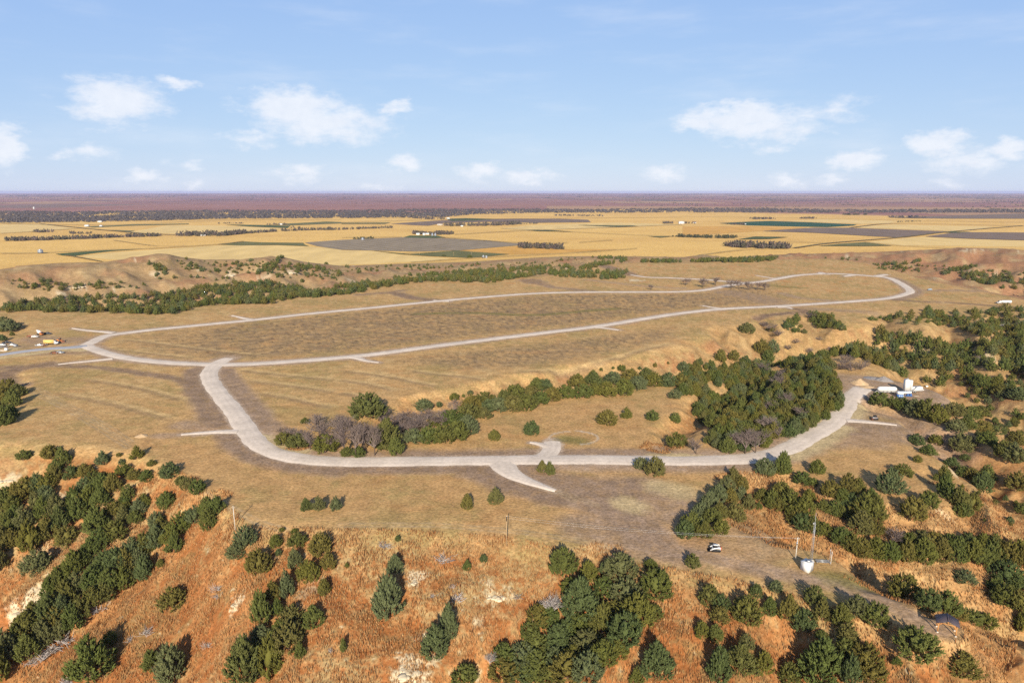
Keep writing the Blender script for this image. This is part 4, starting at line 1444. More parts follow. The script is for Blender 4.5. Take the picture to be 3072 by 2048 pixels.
add('turf pair a', 'olive egg-shaped cedar on the mown turf beside a bluish one', 'B', [(867, 299, 98, 115)])
add('turf pair b', 'bluish grey pointed cedar on the mown turf between road and power pole', 'B', [(1065, 267, 118, 130)])
add('pole slope a', 'very small cedar at the top of the orange slope beside grey brush', 'B', [(388, 517, 44, 48)])
add('pole slope b', 'medium round cedar above the big egg-shaped one on the orange slope', 'B', [(365, 747, 130, 135)])
add('pole slope c', 'large egg-shaped cedar alone in the middle of the orange slope', 'B', [(315, 1062, 240, 285)])
add('pole slope d', 'small upright cedar on the orange slope downhill of the power pole', 'B', [(865, 717, 58, 75)])
add('pole slope e', 'little bright green cedar close below the power pole', 'B', [(982, 663, 54, 58)])
add('pole slope f', 'tall leaning cedar above a pale chalk boulder', 'B', [(655, 1322, 205, 220), (735, 1190, 165, 235)])
add('pole slope g', 'cedar top rising past the lower edge of the orange slope beside the chalk gully', 'B', [(850, 1520, 180, 150)])
add('pole slope h', 'sapling cedar on the orange slope west of the chalk patches', 'B', [(40, 697, 32, 38), (15, 1275, 50, 95)])
add('pole slope i', 'full-skirted conical cedar at the upper corner of the dense foreground wood', 'B', [(1530, 757, 200, 195)])
add('foreground wood', 'cedar in the dense wood filling the foreground draw', 'B', [(1585, 885, 130, 120), (1640, 1062, 240, 285), (1700, 805, 130, 155), (1810, 905, 130, 145), (1930, 785, 200, 185), (1830, 745, 95, 110), (2165, 912, 210, 195), (2130, 712, 82, 75), (1970, 962, 200, 180), (1800, 1165, 160, 235), (2040, 1105, 200, 225), (2150, 1052, 115, 95), (1950, 1245, 220, 225), (1490, 1292, 185, 195), (1340, 1292, 150, 150), (1690, 1315, 200, 175), (1810, 1375, 150, 170), (1900, 1322, 125, 125), (1250, 1400, 190, 170), (1120, 1365, 140, 145), (1340, 1485, 190, 200), (1560, 1485, 220, 190), (1690, 1485, 200, 200), (1430, 1500, 170, 140), (1130, 1480, 190, 140), (1240, 1510, 180, 140), (1350, 1105, 140, 160), (1300, 1190, 130, 120), (1640, 1150, 150, 130), (1560, 1180, 140, 130), (1730, 1010, 120, 130), (1880, 1060, 140, 140), (1440, 1120, 150, 150), (1500, 1390, 160, 150), (1600, 1390, 150, 150)])
add('se pair a', 'stout cedar with a pointed shadow standing just outside the dense foreground wood', 'B', [(2170, 1473, 232, 245)])
add('se pair b', 'small spiky cedar beside a stout one outside the dense foreground wood', 'B', [(2030, 1510, 95, 120)])
add('skid clump', 'cedar in the dark clump behind the white skid steer', 'C', [(345, 135, 110, 135), (410, 172, 90, 105), (300, 192, 120, 125), (240, 252, 130, 130), (330, 262, 110, 110), (400, 242, 100, 110), (450, 302, 90, 112), (180, 302, 130, 130), (360, 387, 150, 135), (260, 362, 120, 112), (120, 372, 130, 122), (200, 412, 140, 125), (60, 462, 160, 145), (10, 500, 140, 130), (265, 472, 112, 112), (150, 502, 130, 122), (90, 440, 110, 110)])
add('road bend', 'cedar in the short row at the road bend', 'C', [(580, 72, 112, 85), (690, 58, 112, 75), (820, 132, 130, 92), (890, 142, 90, 62), (925, 62, 100, 105)])
add('road bend', '', 'F', [(565, 1082, 140, 125), (690, 1062, 125, 150)])
add('tower draw', 'cedar in the draw just up the slope from the radio mast', 'C', [(545, 242, 110, 92), (612, 292, 130, 122), (680, 242, 150, 132), (660, 312, 112, 92), (740, 282, 130, 122), (842, 332, 130, 122), (870, 252, 112, 92), (525, 297, 52, 52), (820, 442, 150, 112), (900, 472, 140, 122), (780, 402, 120, 102), (970, 492, 112, 102), (960, 332, 120, 102), (1040, 342, 120, 102), (1092, 372, 102, 92), (750, 350, 100, 80)])
add('ravine mass', 'cedar in the thick mass where two ravines meet beyond the radio mast', 'C', [(1020, 222, 130, 122), (1100, 252, 102, 92), (1150, 192, 140, 132), (1212, 202, 112, 122), (1250, 372, 170, 180), (1330, 382, 130, 180), (1180, 372, 122, 122), (1230, 472, 170, 150), (1310, 482, 130, 120), (1090, 545, 140, 122), (1170, 595, 140, 122), (1160, 300, 120, 110), (1290, 280, 130, 120)])
add('ravine row', 'cedar in the unbroken row along the ravine beyond the radio mast', 'C', [(1220, 632, 150, 132), (1330, 645, 160, 142), (1430, 662, 150, 132), (1540, 665, 150, 150), (1650, 672, 170, 162), (1640, 565, 150, 112), (1780, 662, 130, 150), (1900, 665, 140, 152), (1990, 665, 140, 142), (2130, 685, 150, 162), (2220, 685, 160, 152), (2060, 602, 130, 122), (1960, 572, 130, 102), (2150, 585, 122, 102), (1560, 580, 120, 110), (1730, 570, 130, 110), (1840, 590, 120, 110), (2310, 640, 120, 120), (2060, 690, 120, 110)])
add('red face a', 'broad double cedar on the red grass face above the ravine row', 'C', [(1430, 202, 172, 172)])
add('red face b', 'low round cedar high on the red grass face under the dirt pad', 'C', [(1515, 72, 115, 82)])
add('red face c', 'big round cedar lowest on the red grass face above the ravine row', 'C', [(1590, 377, 172, 155)])
add('red face d', 'round cedar touching shadows with a bigger one lower on the red grass face', 'C', [(1692, 292, 130, 118)])
add('east strings', 'cedar in the two slanting strings on stony grass', 'C', [(1800, 202, 102, 150), (1850, 242, 112, 112), (1900, 302, 130, 132), (1990, 302, 102, 112), (1930, 355, 102, 92), (1800, 100, 100, 100), (2050, 185, 130, 132), (2092, 112, 102, 112), (1930, 82, 92, 72), (2300, 175, 135, 122), (2335, 332, 92, 55), (1850, 20, 100, 70), (1985, 100, 90, 80)])
add('far east edge', 'cedar in the deep shaded draw past the timber shelter', 'C', [(1945, 812, 120, 85), (2230, 832, 180, 150), (2220, 962, 170, 122), (2330, 705, 110, 130), (2325, 1005, 130, 130), (2340, 1142, 110, 150), (2160, 880, 110, 100), (2310, 880, 120, 120)])
add('shelter row', 'cedar in the row along the track leading down to the timber shelter', 'C', [(1520, 932, 212, 162), (1690, 1002, 162, 142), (1820, 1032, 152, 152), (1900, 1062, 92, 92), (1990, 1092, 122, 92), (2090, 1112, 122, 82)])
add('below track', 'cedar in the loose grove below the track to the shelter', 'C', [(905, 962, 150, 132), (960, 1072, 150, 150), (1090, 1102, 150, 142), (1200, 1042, 150, 142), (1320, 1102, 190, 145), (1130, 1232, 160, 132), (835, 1142, 170, 142), (730, 1072, 150, 172), (602, 1027, 112, 122), (505, 902, 112, 92), (640, 872, 100, 82), (180, 962, 150, 142), (265, 1002, 130, 120), (250, 1082, 150, 112), (440, 1092, 220, 190), (130, 1182, 122, 112), (230, 1212, 112, 112), (442, 1272, 102, 112)])
add('lone se a', 'wide dome-shaped cedar alone on red grass near the timber shelter', 'C', [(1610, 1332, 262, 192)])
add('lone se b', 'tiny cedar on red grass below the wide dome-shaped one', 'C', [(1475, 1372, 62, 55)])
add('lone se c', 'low spreading cedar on the slope downhill of the timber shelter', 'C', [(1920, 1452, 192, 145)])
add('bottom clump', 'cedar in the shadowy clump below the loose grove', 'C', [(250, 1485, 170, 225), (400, 1435, 200, 190), (550, 1435, 130, 152), (960, 1510, 270, 280), (1250, 1425, 200, 182), (740, 1510, 150, 142), (1310, 1500, 160, 120), (1150, 1500, 150, 180), (960, 1202, 82, 65), (1120, 1310, 120, 110), (860, 1420, 120, 110)])
add('track stub', 'round cedar beside the dirt track below the white skid steer', 'C', [(65, 703, 112, 102)])
add('oval a', 'pale green cone-shaped cedar on red turf near the end of the bare thicket', 'E', [(1055, 839, 92, 88)])
add('oval b', 'rounded bright green cedar alone on turf beside the gravel oval', 'E', [(1310, 806, 132, 112)])
add('oval c', 'low spreading cedar on the turf within the road bend', 'E', [(1830, 740, 165, 82)])
add('oval trio', 'small cone-shaped cedar in the row of three on the turf by the ravine wood', 'E', [(1965, 687, 82, 90), (2145, 702, 96, 80), (2297, 717, 88, 82)])
add('oval d', 'flat bushy cedar at the tip of the ravine wood', 'E', [(2300, 552, 102, 62)])
add('oval e', 'wide cedar against the roadside brush at the mouth of the ravine wood', 'E', [(2310, 892, 155, 92)])
add('roadside a', 'twin-topped cedar at the roadside by the gravel driveway mouth', 'E', [(1385, 1056, 80, 92), (1440, 1072, 92, 105)])
add('roadside b', 'pair of big cedars half across the road edge', 'E', [(2060, 1037, 112, 92), (2160, 1087, 142, 145)])
add('bare thicket cedars', 'cedar among the bare grey trees beside the road curve', 'E', [(180, 705, 235, 140), (320, 905, 180, 230), (380, 935, 110, 130), (250, 880, 130, 120), (500, 862, 135, 112), (600, 862, 150, 132), (700, 862, 150, 142), (800, 842, 150, 152), (870, 802, 150, 152), (980, 692, 112, 92), (760, 745, 150, 122), (880, 702, 150, 122), (650, 745, 95, 65), (120, 950, 100, 80), (40, 945, 80, 60), (900, 625, 130, 92), (990, 605, 130, 92), (570, 637, 102, 98), (780, 562, 62, 62), (676, 605, 42, 46)])
add('bare thicket cedars', '', 'D', [(1960, 870, 110, 60), (2060, 900, 130, 70), (2250, 925, 160, 120), (2100, 720, 55, 35)])
add('ravine head band', 'cedar in the hedge-like band along the middle ravine', 'E', [(1080, 642, 130, 112), (1180, 642, 140, 132), (1282, 637, 142, 132), (1200, 562, 140, 112), (1300, 562, 130, 102), (1372, 592, 112, 102), (1452, 572, 122, 112), (1540, 552, 122, 102), (1662, 552, 130, 102), (1740, 532, 112, 100), (1830, 542, 122, 122), (1950, 532, 130, 132), (2042, 495, 122, 112), (2150, 472, 130, 112), (2252, 472, 122, 102), (2340, 472, 110, 100), (1350, 485, 102, 72), (1740, 472, 130, 92), (1400, 500, 110, 80), (1620, 480, 120, 90), (1870, 460, 120, 90), (1990, 445, 120, 90), (2100, 425, 110, 80), (1120, 580, 120, 90), (1020, 640, 110, 90)])
add('rim dots', 'small cedar dotted along the grassy rim above the hedge-like band', 'E', [(888, 521, 50, 38), (840, 536, 28, 28), (1632, 424, 66, 55), (1732, 411, 76, 65), (1790, 356, 28, 30), (1873, 341, 26, 25), (2160, 329, 33, 38), (2055, 346, 30, 28), (2252, 306, 19, 22), (1930, 362, 72, 52), (2000, 387, 72, 55), (1375, 445, 36, 30)])
add('west edge', 'cedar in the dark knot by the tan field beyond faint wheel tracks', 'D', [(30, 742, 115, 130), (90, 612, 112, 112), (15, 590, 110, 110), (120, 542, 112, 82), (55, 525, 120, 100), (80, 700, 100, 100), (15, 690, 100, 110)])
add('nw edge', 'small cedar at the field edge behind the parked vehicles', 'D', [(25, 62, 95, 45), (70, 92, 112, 48), (20, 150, 60, 40), (85, 112, 30, 26)])
add('west face', 'cedar on the yellow slope facing the wooded ravine below the plateau', 'F', [(258, 300, 82, 98), (350, 290, 80, 80), (430, 330, 80, 80), (540, 250, 110, 110), (620, 240, 80, 100), (560, 330, 60, 40), (440, 105, 110, 60), (835, 97, 42, 36), (1360, 112, 62, 75), (585, 300, 90, 90)])
add('plant front', 'cedar in the row between batch plant and dark loader', 'F', [(1350, 604, 135, 80), (1450, 614, 110, 74), (1520, 640, 120, 90), (1590, 680, 120, 120), (1680, 700, 140, 140), (1760, 725, 120, 130), (1640, 650, 100, 90)])
add('ne spur', 'cedar on the long grass spur dropping away below the batch plant', 'F', [(1610, 872, 105, 62), (1690, 942, 95, 75), (1738, 865, 90, 52), (1618, 985, 52, 48), (1945, 975, 62, 42), (1920, 920, 160, 100), (2048, 670, 90, 62), (2010, 435, 90, 50), (2160, 470, 90, 60), (2060, 490, 130, 70), (2190, 530, 100, 70), (2300, 560, 110, 70), (1880, 785, 120, 80), (1960, 760, 110, 90), (1870, 680, 130, 90), (2090, 870, 120, 90), (2210, 960, 130, 110), (2290, 990, 130, 110), (1980, 700, 110, 90), (2060, 800, 120, 90), (2300, 870, 110, 90), (2150, 800, 110, 80)])

TREES = []
for key, (label, L) in CL.items():
    px = np.array([t[0] for t in L])
    w = np.array([t[2] for t in L])
    h = np.array([t[3] for t in L])
    py = np.array([t[1] for t in L]) - .16 * w
    x, y, z = cast(px, py)
    for i in range(len(L)):
        r = math.hypot(x[i], y[i])
        slant = math.hypot(r, H - z[i])
        pm = slant / FPX
        sd = (H - z[i]) / slant
        cd = r / slant
        W = w[i] * pm * (1.08 if key in ('ravine head band', 'bare thicket cedars', 'foreground wood') else .84 if key in ('west thicket', 'hilltop thicket', 'big diagonal row', 'upper west row', 'second diagonal row', 'below track', 'ravine row') else .90 if len(L) < 9 else .92)
        HH = max(.74 * W, 1.0 * (h[i] * pm - .30 * W * sd) / cd)
        TREES.append(dict(key=key, label=label, x=x[i], y=y[i], z=z[i], w=W, h=min(HH, 2.3 * W), app=w[i] * h[i] * (3.0 if len(L) < 9 else 1.0)))

# dense woods (outlines on the ground): crop, outline, spacing, size range, thinning
WOODS = [
    ('F', [(0, 330), (100, 300), (300, 345), (430, 300), (620, 335), (720, 320), (850, 275), (980, 262), (1040, 330), (1060, 430), (1105, 545), (1050, 650), (930, 740), (700, 830), (560, 890), (420, 935), (300, 945), (180, 930), (150, 800), (200, 740), (60, 700), (50, 620), (150, 585), (60, 545), (0, 525)], 4.6, (4.5, 8.5), -.33, 31),
    ('F', [(960, 235), (1150, 205), (1300, 135), (1500, 115), (1700, 150), (1900, 210), (2050, 150), (2200, 210), (2352, 280), (2500, 300), (2500, 420), (2352, 400), (2200, 350), (2050, 380), (1850, 400), (1820, 470), (1700, 440), (1520, 400), (1400, 340), (1300, 300), (1150, 250), (1000, 260)], 5.4, (6, 10), -.24, 32),
    ('F', [(1900, 470), (2050, 520), (2200, 600), (2352, 680), (2352, 720), (2150, 620), (1950, 540)], 5.5, (4, 7), -.3, 33),
    ('F', [(2352, 100), (2200, 60), (2050, 120), (1950, 100), (2100, 30), (2352, 20)], 6, (4, 8), -.2, 34),
    ('1', [(0, 880), (60, 820), (200, 790), (420, 770), (700, 760), (900, 770), (1100, 740), (1400, 700), (1650, 660), (1850, 665), (2050, 690), (2150, 740), (2352, 690), (2352, 755), (2000, 775), (1870, 810), (1650, 815), (1450, 822), (1190, 880), (1000, 885), (870, 875), (400, 872), (170, 858)], 6.8, (6, 9.5), -.30, 35),
    ('2', [(0, 690), (150, 660), (300, 670), (500, 620), (800, 590), (1050, 580), (1250, 560), (1480, 560), (1480, 590), (1300, 620), (1200, 640), (1000, 668), (860, 665), (760, 655), (500, 665), (280, 700), (70, 745), (0, 750)], 8.0, (6, 9.5), -.22, 36),
    ('2', [(1420, 600), (1550, 590), (1750, 590), (1970, 590), (1960, 635), (1800, 640), (1650, 632), (1450, 620)], 8, (6, 9), -.12, 37),
    ('2', [(1640, 570), (1760, 525), (1970, 505), (1970, 520), (1800, 545), (1680, 578)], 7.5, (5, 8), -.25, 38),
    ('3', [(20, 520), (150, 525), (350, 525), (600, 520), (660, 490), (430, 505), (250, 505), (60, 515)], 8, (6, 9), -.2, 39),
    ('3', [(2352, 640), (2200, 620), (2050, 600), (1800, 590), (1750, 610), (2000, 650), (2150, 700), (2352, 725), (2600, 760), (2600, 650)], 8.5, (6, 10), -.25, 40),
    ('3', [(1380, 540), (1630, 515), (1640, 525), (1450, 550)], 8, (6, 9), -.1, 41),
    ('3', [(1780, 600), (1850, 575), (2030, 545), (2040, 555), (1900, 590), (1800, 620)], 8, (6, 9), -.1, 42),
    ('2', [(1500, 548), (1600, 545), (1600, 570), (1500, 570)], 8, (5, 8), -.1, 43),
    ('2', [(1730, 490), (1980, 495), (1960, 502), (1760, 500)], 9, (5, 8), -.1, 44), ('2', [(2040, 520), (2330, 515), (2340, 525), (2100, 527)], 9, (6, 9), -.2, 45),
    ('1', [(1030, 540), (1100, 535), (1160, 600), (1130, 615), (1060, 580)], 7, (6, 9), -.35, 46),
    ('1', [(1750, 600), (1900, 500), (1950, 490), (1870, 580), (1820, 600)], 8, (6, 9), -.25, 47),
    ('1', [(1950, 495), (2100, 540), (2352, 600), (2352, 620), (2100, 580)], 9, (6, 9), -.1, 48),
]
WN, WM, WF = [], [], []
for c, poly, sp, (h0, h1), thin, sd in WOODS:
    P = fill(c, poly, sp, sd, thin)
    g = np.random.default_rng(sd)
    hh = g.uniform(h0, h1, len(P))
    ww = hh * g.uniform(.62, .92, len(P))
    r = np.hypot(P[:, 0], P[:, 1])
    px, py = project(P[:, 0], P[:, 1], P[:, 2])
    for p, a, b, q in zip(P, ww, hh, r):
        rec = (p, a, b)
        (WM if q < 520 else WF).append(rec)

# loose cedars on the far slopes
def loose(c, poly, n, seed, h0=3.5, h1=8):
    q = c2p(c, poly)
    g = np.random.default_rng(seed)
    xs = np.array([p[0] for p in q])
    ys = np.array([p[1] for p in q])
    px = g.uniform(xs.min(), xs.max(), n * 4)
    py = g.uniform(ys.min(), ys.max(), n * 4)
    m = in_poly(px, py, q)
    x, y, z = cast(px[m][:n], py[m][:n])
    for a, b, cc in zip(x, y, z):
        hh = g.uniform(h0, h1) * g.uniform(.6, 1)
        (WM if math.hypot(a, b) < 520 else WF).append((np.array([a, b, cc]), hh * g.uniform(.7, 1.0), hh))


loose('1', [(60, 640), (350, 650), (700, 660), (1000, 670), (1050, 700), (700, 710), (300, 730), (100, 700)], 70, 61)
loose('1', [(1150, 490), (1500, 520), (1900, 500), (2050, 540), (2250, 600), (2000, 640), (1700, 600), (1400, 600), (1200, 560)], 150, 62)
loose('1', [(1000, 580), (1300, 620), (1700, 640), (2100, 650), (2100, 670), (1500, 650), (1000, 640)], 18, 63)
loose('1', [(2050, 560), (2352, 580), (2352, 650), (2100, 650)], 26, 64)
loose('2', [(0, 550), (400, 540), (800, 545), (1300, 520), (1600, 490), (1700, 500), (1300, 550), (700, 570), (300, 590), (0, 610)], 90, 65)
loose('2', [(300, 620), (700, 600), (1000, 640), (800, 655), (300, 660)], 22, 66)
loose('3', [(650, 490), (900, 495), (1150, 490), (1300, 540), (1500, 580), (1700, 580), (1450, 540), (1000, 500)], 60, 67)
loose('3', [(1300, 560), (1700, 545), (2100, 570), (2352, 590), (2352, 620), (1900, 600), (1500, 590)], 60, 68)
loose('3', [(350, 1000), (800, 890), (1000, 900), (1150, 990), (1000, 1010), (500, 1010)], 34, 69)
loose('3', [(1200, 890), (1500, 880), (1800, 880), (2000, 850), (2352, 870), (2352, 1000), (1700, 960), (1300, 930)], 130, 70)
loose('3', [(860, 880), (1000, 900), (1140, 1000), (1060, 1000), (900, 920)], 40, 71, 5, 9)
loose('3', [(1680, 860), (1800, 870), (1820, 930), (1700, 920)], 20, 72, 5, 9)
loose('3', [(2130, 850), (2330, 850), (2330, 865), (2130, 862)], 12, 73, 5, 9)
loose('F', [(1880, 60), (2150, 60), (2352, 80), (2352, 260), (2100, 130)], 80, 74, 4, 9)
loose('F', [(1850, 400), (2352, 400), (2352, 560), (2100, 560), (1950, 480)], 55, 75, 4, 7)
loose('F', [(1950, 560), (2352, 700), (2352, 1000), (2150, 900), (1950, 760), (1850, 640)], 40, 78, 3, 6)
loose('C', [(1100, 20), (1700, 10), (2352, 250), (2352, 450), (2000, 400), (1500, 120)], 16, 79, 1.5, 4)
loose('D', [(0, 30), (60, 30), (130, 60), (0, 100)], 8, 76, 3, 6)

# the 300 cedars that show largest become trees of their own; the rest are wood
cand = [(t['app'], t['x'], t['y'], t['z'], t['w'], t['h'], t) for t in TREES]
for p, a, b in WM:
    sl = math.sqrt(p[0] ** 2 + p[1] ** 2 + (H - p[2]) ** 2)
    cand.append((a * b * (FPX / sl) ** 2 * .55, p[0], p[1], p[2], a, b, None))
cand.sort(key=lambda t: -t[0])
N_OWN = 298
WOODL = [('wooded knoll', 'cedar rising out of the dense wood that fills the ravine beside the road to the batch plant')]
own = [c for c in cand if c[6] is not None][:N_OWN]
own_ids = {id(c) for c in own}
rest = [c for c in cand if id(c) not in own_ids]


def make_tree(name, crown_me, trunk_me, x, y, z, w, h, rz, label, cat, group, tilt=(0, 0)):
    t = thing(name, label, cat, (x, y, z), rz, group)
    t.scale = (w, w, h)
    t.rotation_euler = (tilt[0], tilt[1], rz)
    link('crown', crown_me, t)
    link('trunk', trunk_me, t)
    return t


bykey = {}
for c in own:
    bykey.setdefault(c[6]['key'], []).append(c[6])
for key, L in bykey.items():
    L.sort(key=lambda q: -q['h'] * q['w'])
    n = len(L)
    for i, q in enumerate(L):
        asp = q['h'] / q['w']
        q['shape'] = 'pointed' if asp > 1.15 else ('egg-shaped' if asp > .9 else 'low round')
        if n < 3 or not q['label'].startswith('cedar'):
            continue
        size = 'biggest' if i == 0 else ('smallest' if i == n - 1 else ('large' if i < n * .34 else ('middling' if i < n * .67 else 'small')))
        q['label'] = size + ' ' + (q['shape'] + ' ' if size not in ('biggest', 'smallest') else '') + q['label']
counts = {}
for c in own:
    counts[c[6]['label']] = counts.get(c[6]['label'], 0) + 1
g = np.random.default_rng(77)
for c in own:
    t = c[6]
    asp = t['h'] / t['w']
    pick = [0, 2, 5] if asp > 1.15 else ([1, 4, 6, 0] if asp > .9 else [3, 7, 1])
    me = CED_ME[pick[int(g.integers(0, len(pick)))]]
    grp = ('cedars: ' + t['key'] + ' ' + t['label'].split(' cedar')[0]) if counts[t['label']] > 1 else None
    make_tree('cedar_tree', me, CED_TRUNK, t['x'], t['y'], t['z'] - .15, t['w'] * 1.02, t['h'], g.uniform(0, 6.28), t['label'], 'tree', grp, (g.normal(0, .03), g.normal(0, .03)))
P = np.array([(c[1], c[2], c[3]) for c in rest])
scatter_gn('cedar_wood', CED_ME, P, np.array([c[4] for c in rest]) * 1.05, np.array([c[5] for c in rest]), kind='stuff', label='dense dark green cedar wood filling the ravines', category='wood')
scatter_gn('far_cedar_wood', MID_ME, np.array([w[0] for w in WF]), np.array([w[1] for w in WF]) * 1.15, np.array([w[2] for w in WF]), kind='stuff', label='dark cedar wood and loose cedars on the hills behind the plateau', category='wood')
print('cedars own', len(own), 'wood', len(rest), 'far', len(WF))
#@@PART3
# ------------------------------------------------------------------ bare trees, dead trees, brush
def px_tree(c, p):
    """feet on the ground, width, height in metres from crop notes"""
    q = c2p(c, [p[:2]])[0]
    x, y, z = cast([q[0]], [q[1]])
    x, y, z = x[0], y[0], z[0]
    slant = math.sqrt(x * x + y * y + (H - z) ** 2)
    pm = slant / FPX * (S if c != 's' else 1)
    return x, y, z, p[2] * pm, p[3] * pm / (math.hypot(x, y) / slant)


gb = np.random.default_rng(88)
BARES = [
    ('bare grey tree with pale trunk in the leafless thicket at the road curve', 'bare thicket by the road curve', 'E', 0,
     [(20, 930, 150, 210), (100, 940, 150, 230), (70, 800, 160, 150), (160, 900, 150, 200), (230, 930, 130, 220), (330, 760, 140, 110), (420, 770, 150, 120), (500, 775, 150, 120), (570, 770, 140, 120), (640, 740, 130, 110), (700, 690, 120, 90), (380, 820, 120, 120), (480, 800, 140, 110), (780, 640, 110, 100), (300, 700, 150, 90), (380, 720, 150, 90), (460, 700, 150, 90), (540, 710, 140, 90), (600, 690, 140, 80), (20, 850, 150, 170), (130, 850, 150, 160), (280, 840, 120, 140), (440, 760, 130, 100), (690, 740, 110, 90)]),
    ('bare grey tree with pale trunk in the leafless thicket at the road curve', 'bare thicket by the road curve', 'D', 0,
     [(2200, 800, 170, 150), (2320, 810, 140, 160), (2000, 830, 130, 90), (2140, 890, 130, 140), (2290, 900, 120, 130), (2080, 850, 120, 100), (2240, 860, 150, 160), (2180, 730, 120, 90), (2330, 740, 120, 100), (1960, 800, 100, 70)]),
    ('bare grey tree at the roadside edge of the ravine wood near the bend', 'bare trees at the ravine mouth', 'F', 0,
     [(360, 900, 120, 140), (430, 920, 120, 160), (500, 915, 110, 160), (580, 780, 140, 120), (620, 760, 110, 90), (550, 860, 120, 110), (90, 920, 110, 110), (470, 850, 110, 110), (660, 820, 90, 90)]),
    ('leafless shrub cluster on the knoll behind the batch plant', 'bare shrubs behind the batch plant', 'F', 3,
     [(1090, 340, 130, 80), (1160, 350, 120, 80), (1230, 345, 110, 80), (1120, 300, 120, 60)]),
    ('bare grey tree among cedars in the upper ravine wood', 'bare trees in the ravine wood', 'F', 0,
     [(560, 380, 110, 90), (680, 440, 90, 100), (640, 480, 100, 110), (700, 600, 100, 110), (590, 650, 100, 100), (800, 700, 90, 110)]),
    ('leafless tree in the row standing inside the far bend of the loop road', 'bare trees inside the loop road', '3', 0,
     [(20, 680, 80, 55), (140, 695, 85, 75), (225, 680, 85, 65), (335, 705, 80, 75), (385, 705, 70, 70), (450, 712, 80, 68), (515, 712, 70, 62), (565, 715, 65, 62)]),
    ('leafless shrub on the yellow rim above the ribbed slope', 'bare shrubs on the ribbed slope', '3', 3,
     [(620, 985, 110, 50), (900, 910, 90, 45), (560, 965, 80, 40)]),
    ('leafless shrub on the eroded ribs facing the wooded ravine', 'bare shrubs on the eroded ribs', 'F', 3,
     [(870, 235, 70, 50), (940, 140, 50, 35), (660, 110, 90, 50), (780, 160, 60, 40), (1010, 215, 60, 40), (730, 205, 60, 40), (820, 270, 60, 40)]),
]
for label, grp, c, base, L in BARES:
    for p in L:
        x, y, z, w, h = px_tree(c, p)
        k = base + int(gb.integers(0, 3))
        t = thing('bare_shrub' if base else 'bare_tree', label, 'shrub' if base else 'tree', (x, y, z - .1), gb.uniform(0, 6.28), grp)
        t.scale = (w, w, h)
        link('branches' if base else 'crown', BARE_ME[k][1], t)
        link('trunk', BARE_ME[k][0], t)
x, y, z, w, h = px_tree('2', (2135, 712, 50, 45))
t = thing('bare_tree', 'lone leafless tree beside the straight stretch of the far road', 'tree', (x, y, z - .1), 1.0)
t.scale = (w, w, h)
link('crown', BARE_ME[0][1], t)
link('trunk', BARE_ME[0][0], t)
for lab, c, p in (('silver dead tree with bare limbs at the edge of the dense foreground wood', 'B', (1440, 1060, 150, 170)), ('grey bare tree standing in the shadow above the ravine row of cedars', 'C', (1445, 560, 130, 130)),
                  ('thin dead tree leaning at the foot of the chalk gully', 'B', (1025, 1370, 90, 80))):
    x, y, z, w, h = px_tree(c, p)
    t = thing('dead_tree', lab, 'tree', (x, y, z - .1), gb.uniform(0, 6.28))
    t.scale = (w, w, h)
    link('crown', DEAD_ME[1] if c == 'B' else BARE_ME[2][1], t)
    link('trunk', DEAD_ME[0] if c == 'B' else BARE_ME[2][0], t)


def brush_mesh(seed, n=46):
    g = np.random.default_rng(seed)
    P = []
    for i in range(n):
        a = g.uniform(0, 6.28)
        p = np.array([g.normal(0, .16), g.normal(0, .16), .03])
        e = p + np.array([math.cos(a) * g.uniform(.2, .5), math.sin(a) * g.uniform(.2, .5), g.uniform(.05, .75)])
        P.append(tube([p, (p + e) / 2 + g.normal(0, .05, 3), e], [.022, .016, .006], 3))
    v, f = joinm(P)
    t = np.zeros((len(v), 3))
    t[:, 0] = np.repeat(np.clip(g.normal(.5, .2, n), .1, 1), 9)
    return mesh_np('brush', v, f, SILVER, False, {'tint': t})


BRUSH = [brush_mesh(600 + i) for i in range(3)]
for lab, c, L in (('tangle of grey dead branches along the foot of the big diagonal cedar row', 'A', [(670, 985, 110, 50), (460, 1195, 140, 90), (380, 1260, 120, 80), (300, 1310, 120, 80), (230, 1345, 100, 50)]),
                  ('small grey brush pile on the orange slope below the diagonal rows', 'A', [(1510, 840, 80, 50), (1500, 895, 60, 35), (1010, 1140, 95, 50), (905, 1195, 60, 40), (1440, 1230, 70, 40), (470, 1480, 90, 60), (2280, 1270, 40, 40)]),
                  ('pale grey dead bush on the orange slope near the power pole', 'B', [(300, 545, 110, 50), (700, 645, 120, 70), (800, 905, 110, 60), (770, 830, 50, 35), (1215, 900, 70, 40), (630, 895, 40, 35)])):
    for p in L:
        x, y, z, w, h = px_tree(c, p)
        o = link('brush_pile', BRUSH[int(gb.integers(0, 3))], None, (x, y, z - .02), label=lab, category='brush pile', group='brush: ' + lab)
        o.scale = (w, w, max(h * .7, .3 * w))
        o.rotation_euler = (0, 0, gb.uniform(0, 6.28))

# ------------------------------------------------------------------ chalk outcrops
ROCK = simple_mat('chalk_rock', (.66, .55, .37), .95, 0, 1.2, .22)


def rock_mesh(seed, n=26):
    g = np.random.default_rng(seed)
    iv, jf = ico()
    P = []
    for i in range(n):
        c = np.array([g.normal(0, .16), g.normal(0, .15), 0])
        s = g.uniform(.06, .17)
        v = iv * (1 + g.normal(0, .16, iv.shape)) * s * np.array([1, 1, .75]) + c + np.array([0, 0, s * .15])
        P.append((v, jf))
    return mesh_np('chalk_outcrop', *joinm(P), ROCK)


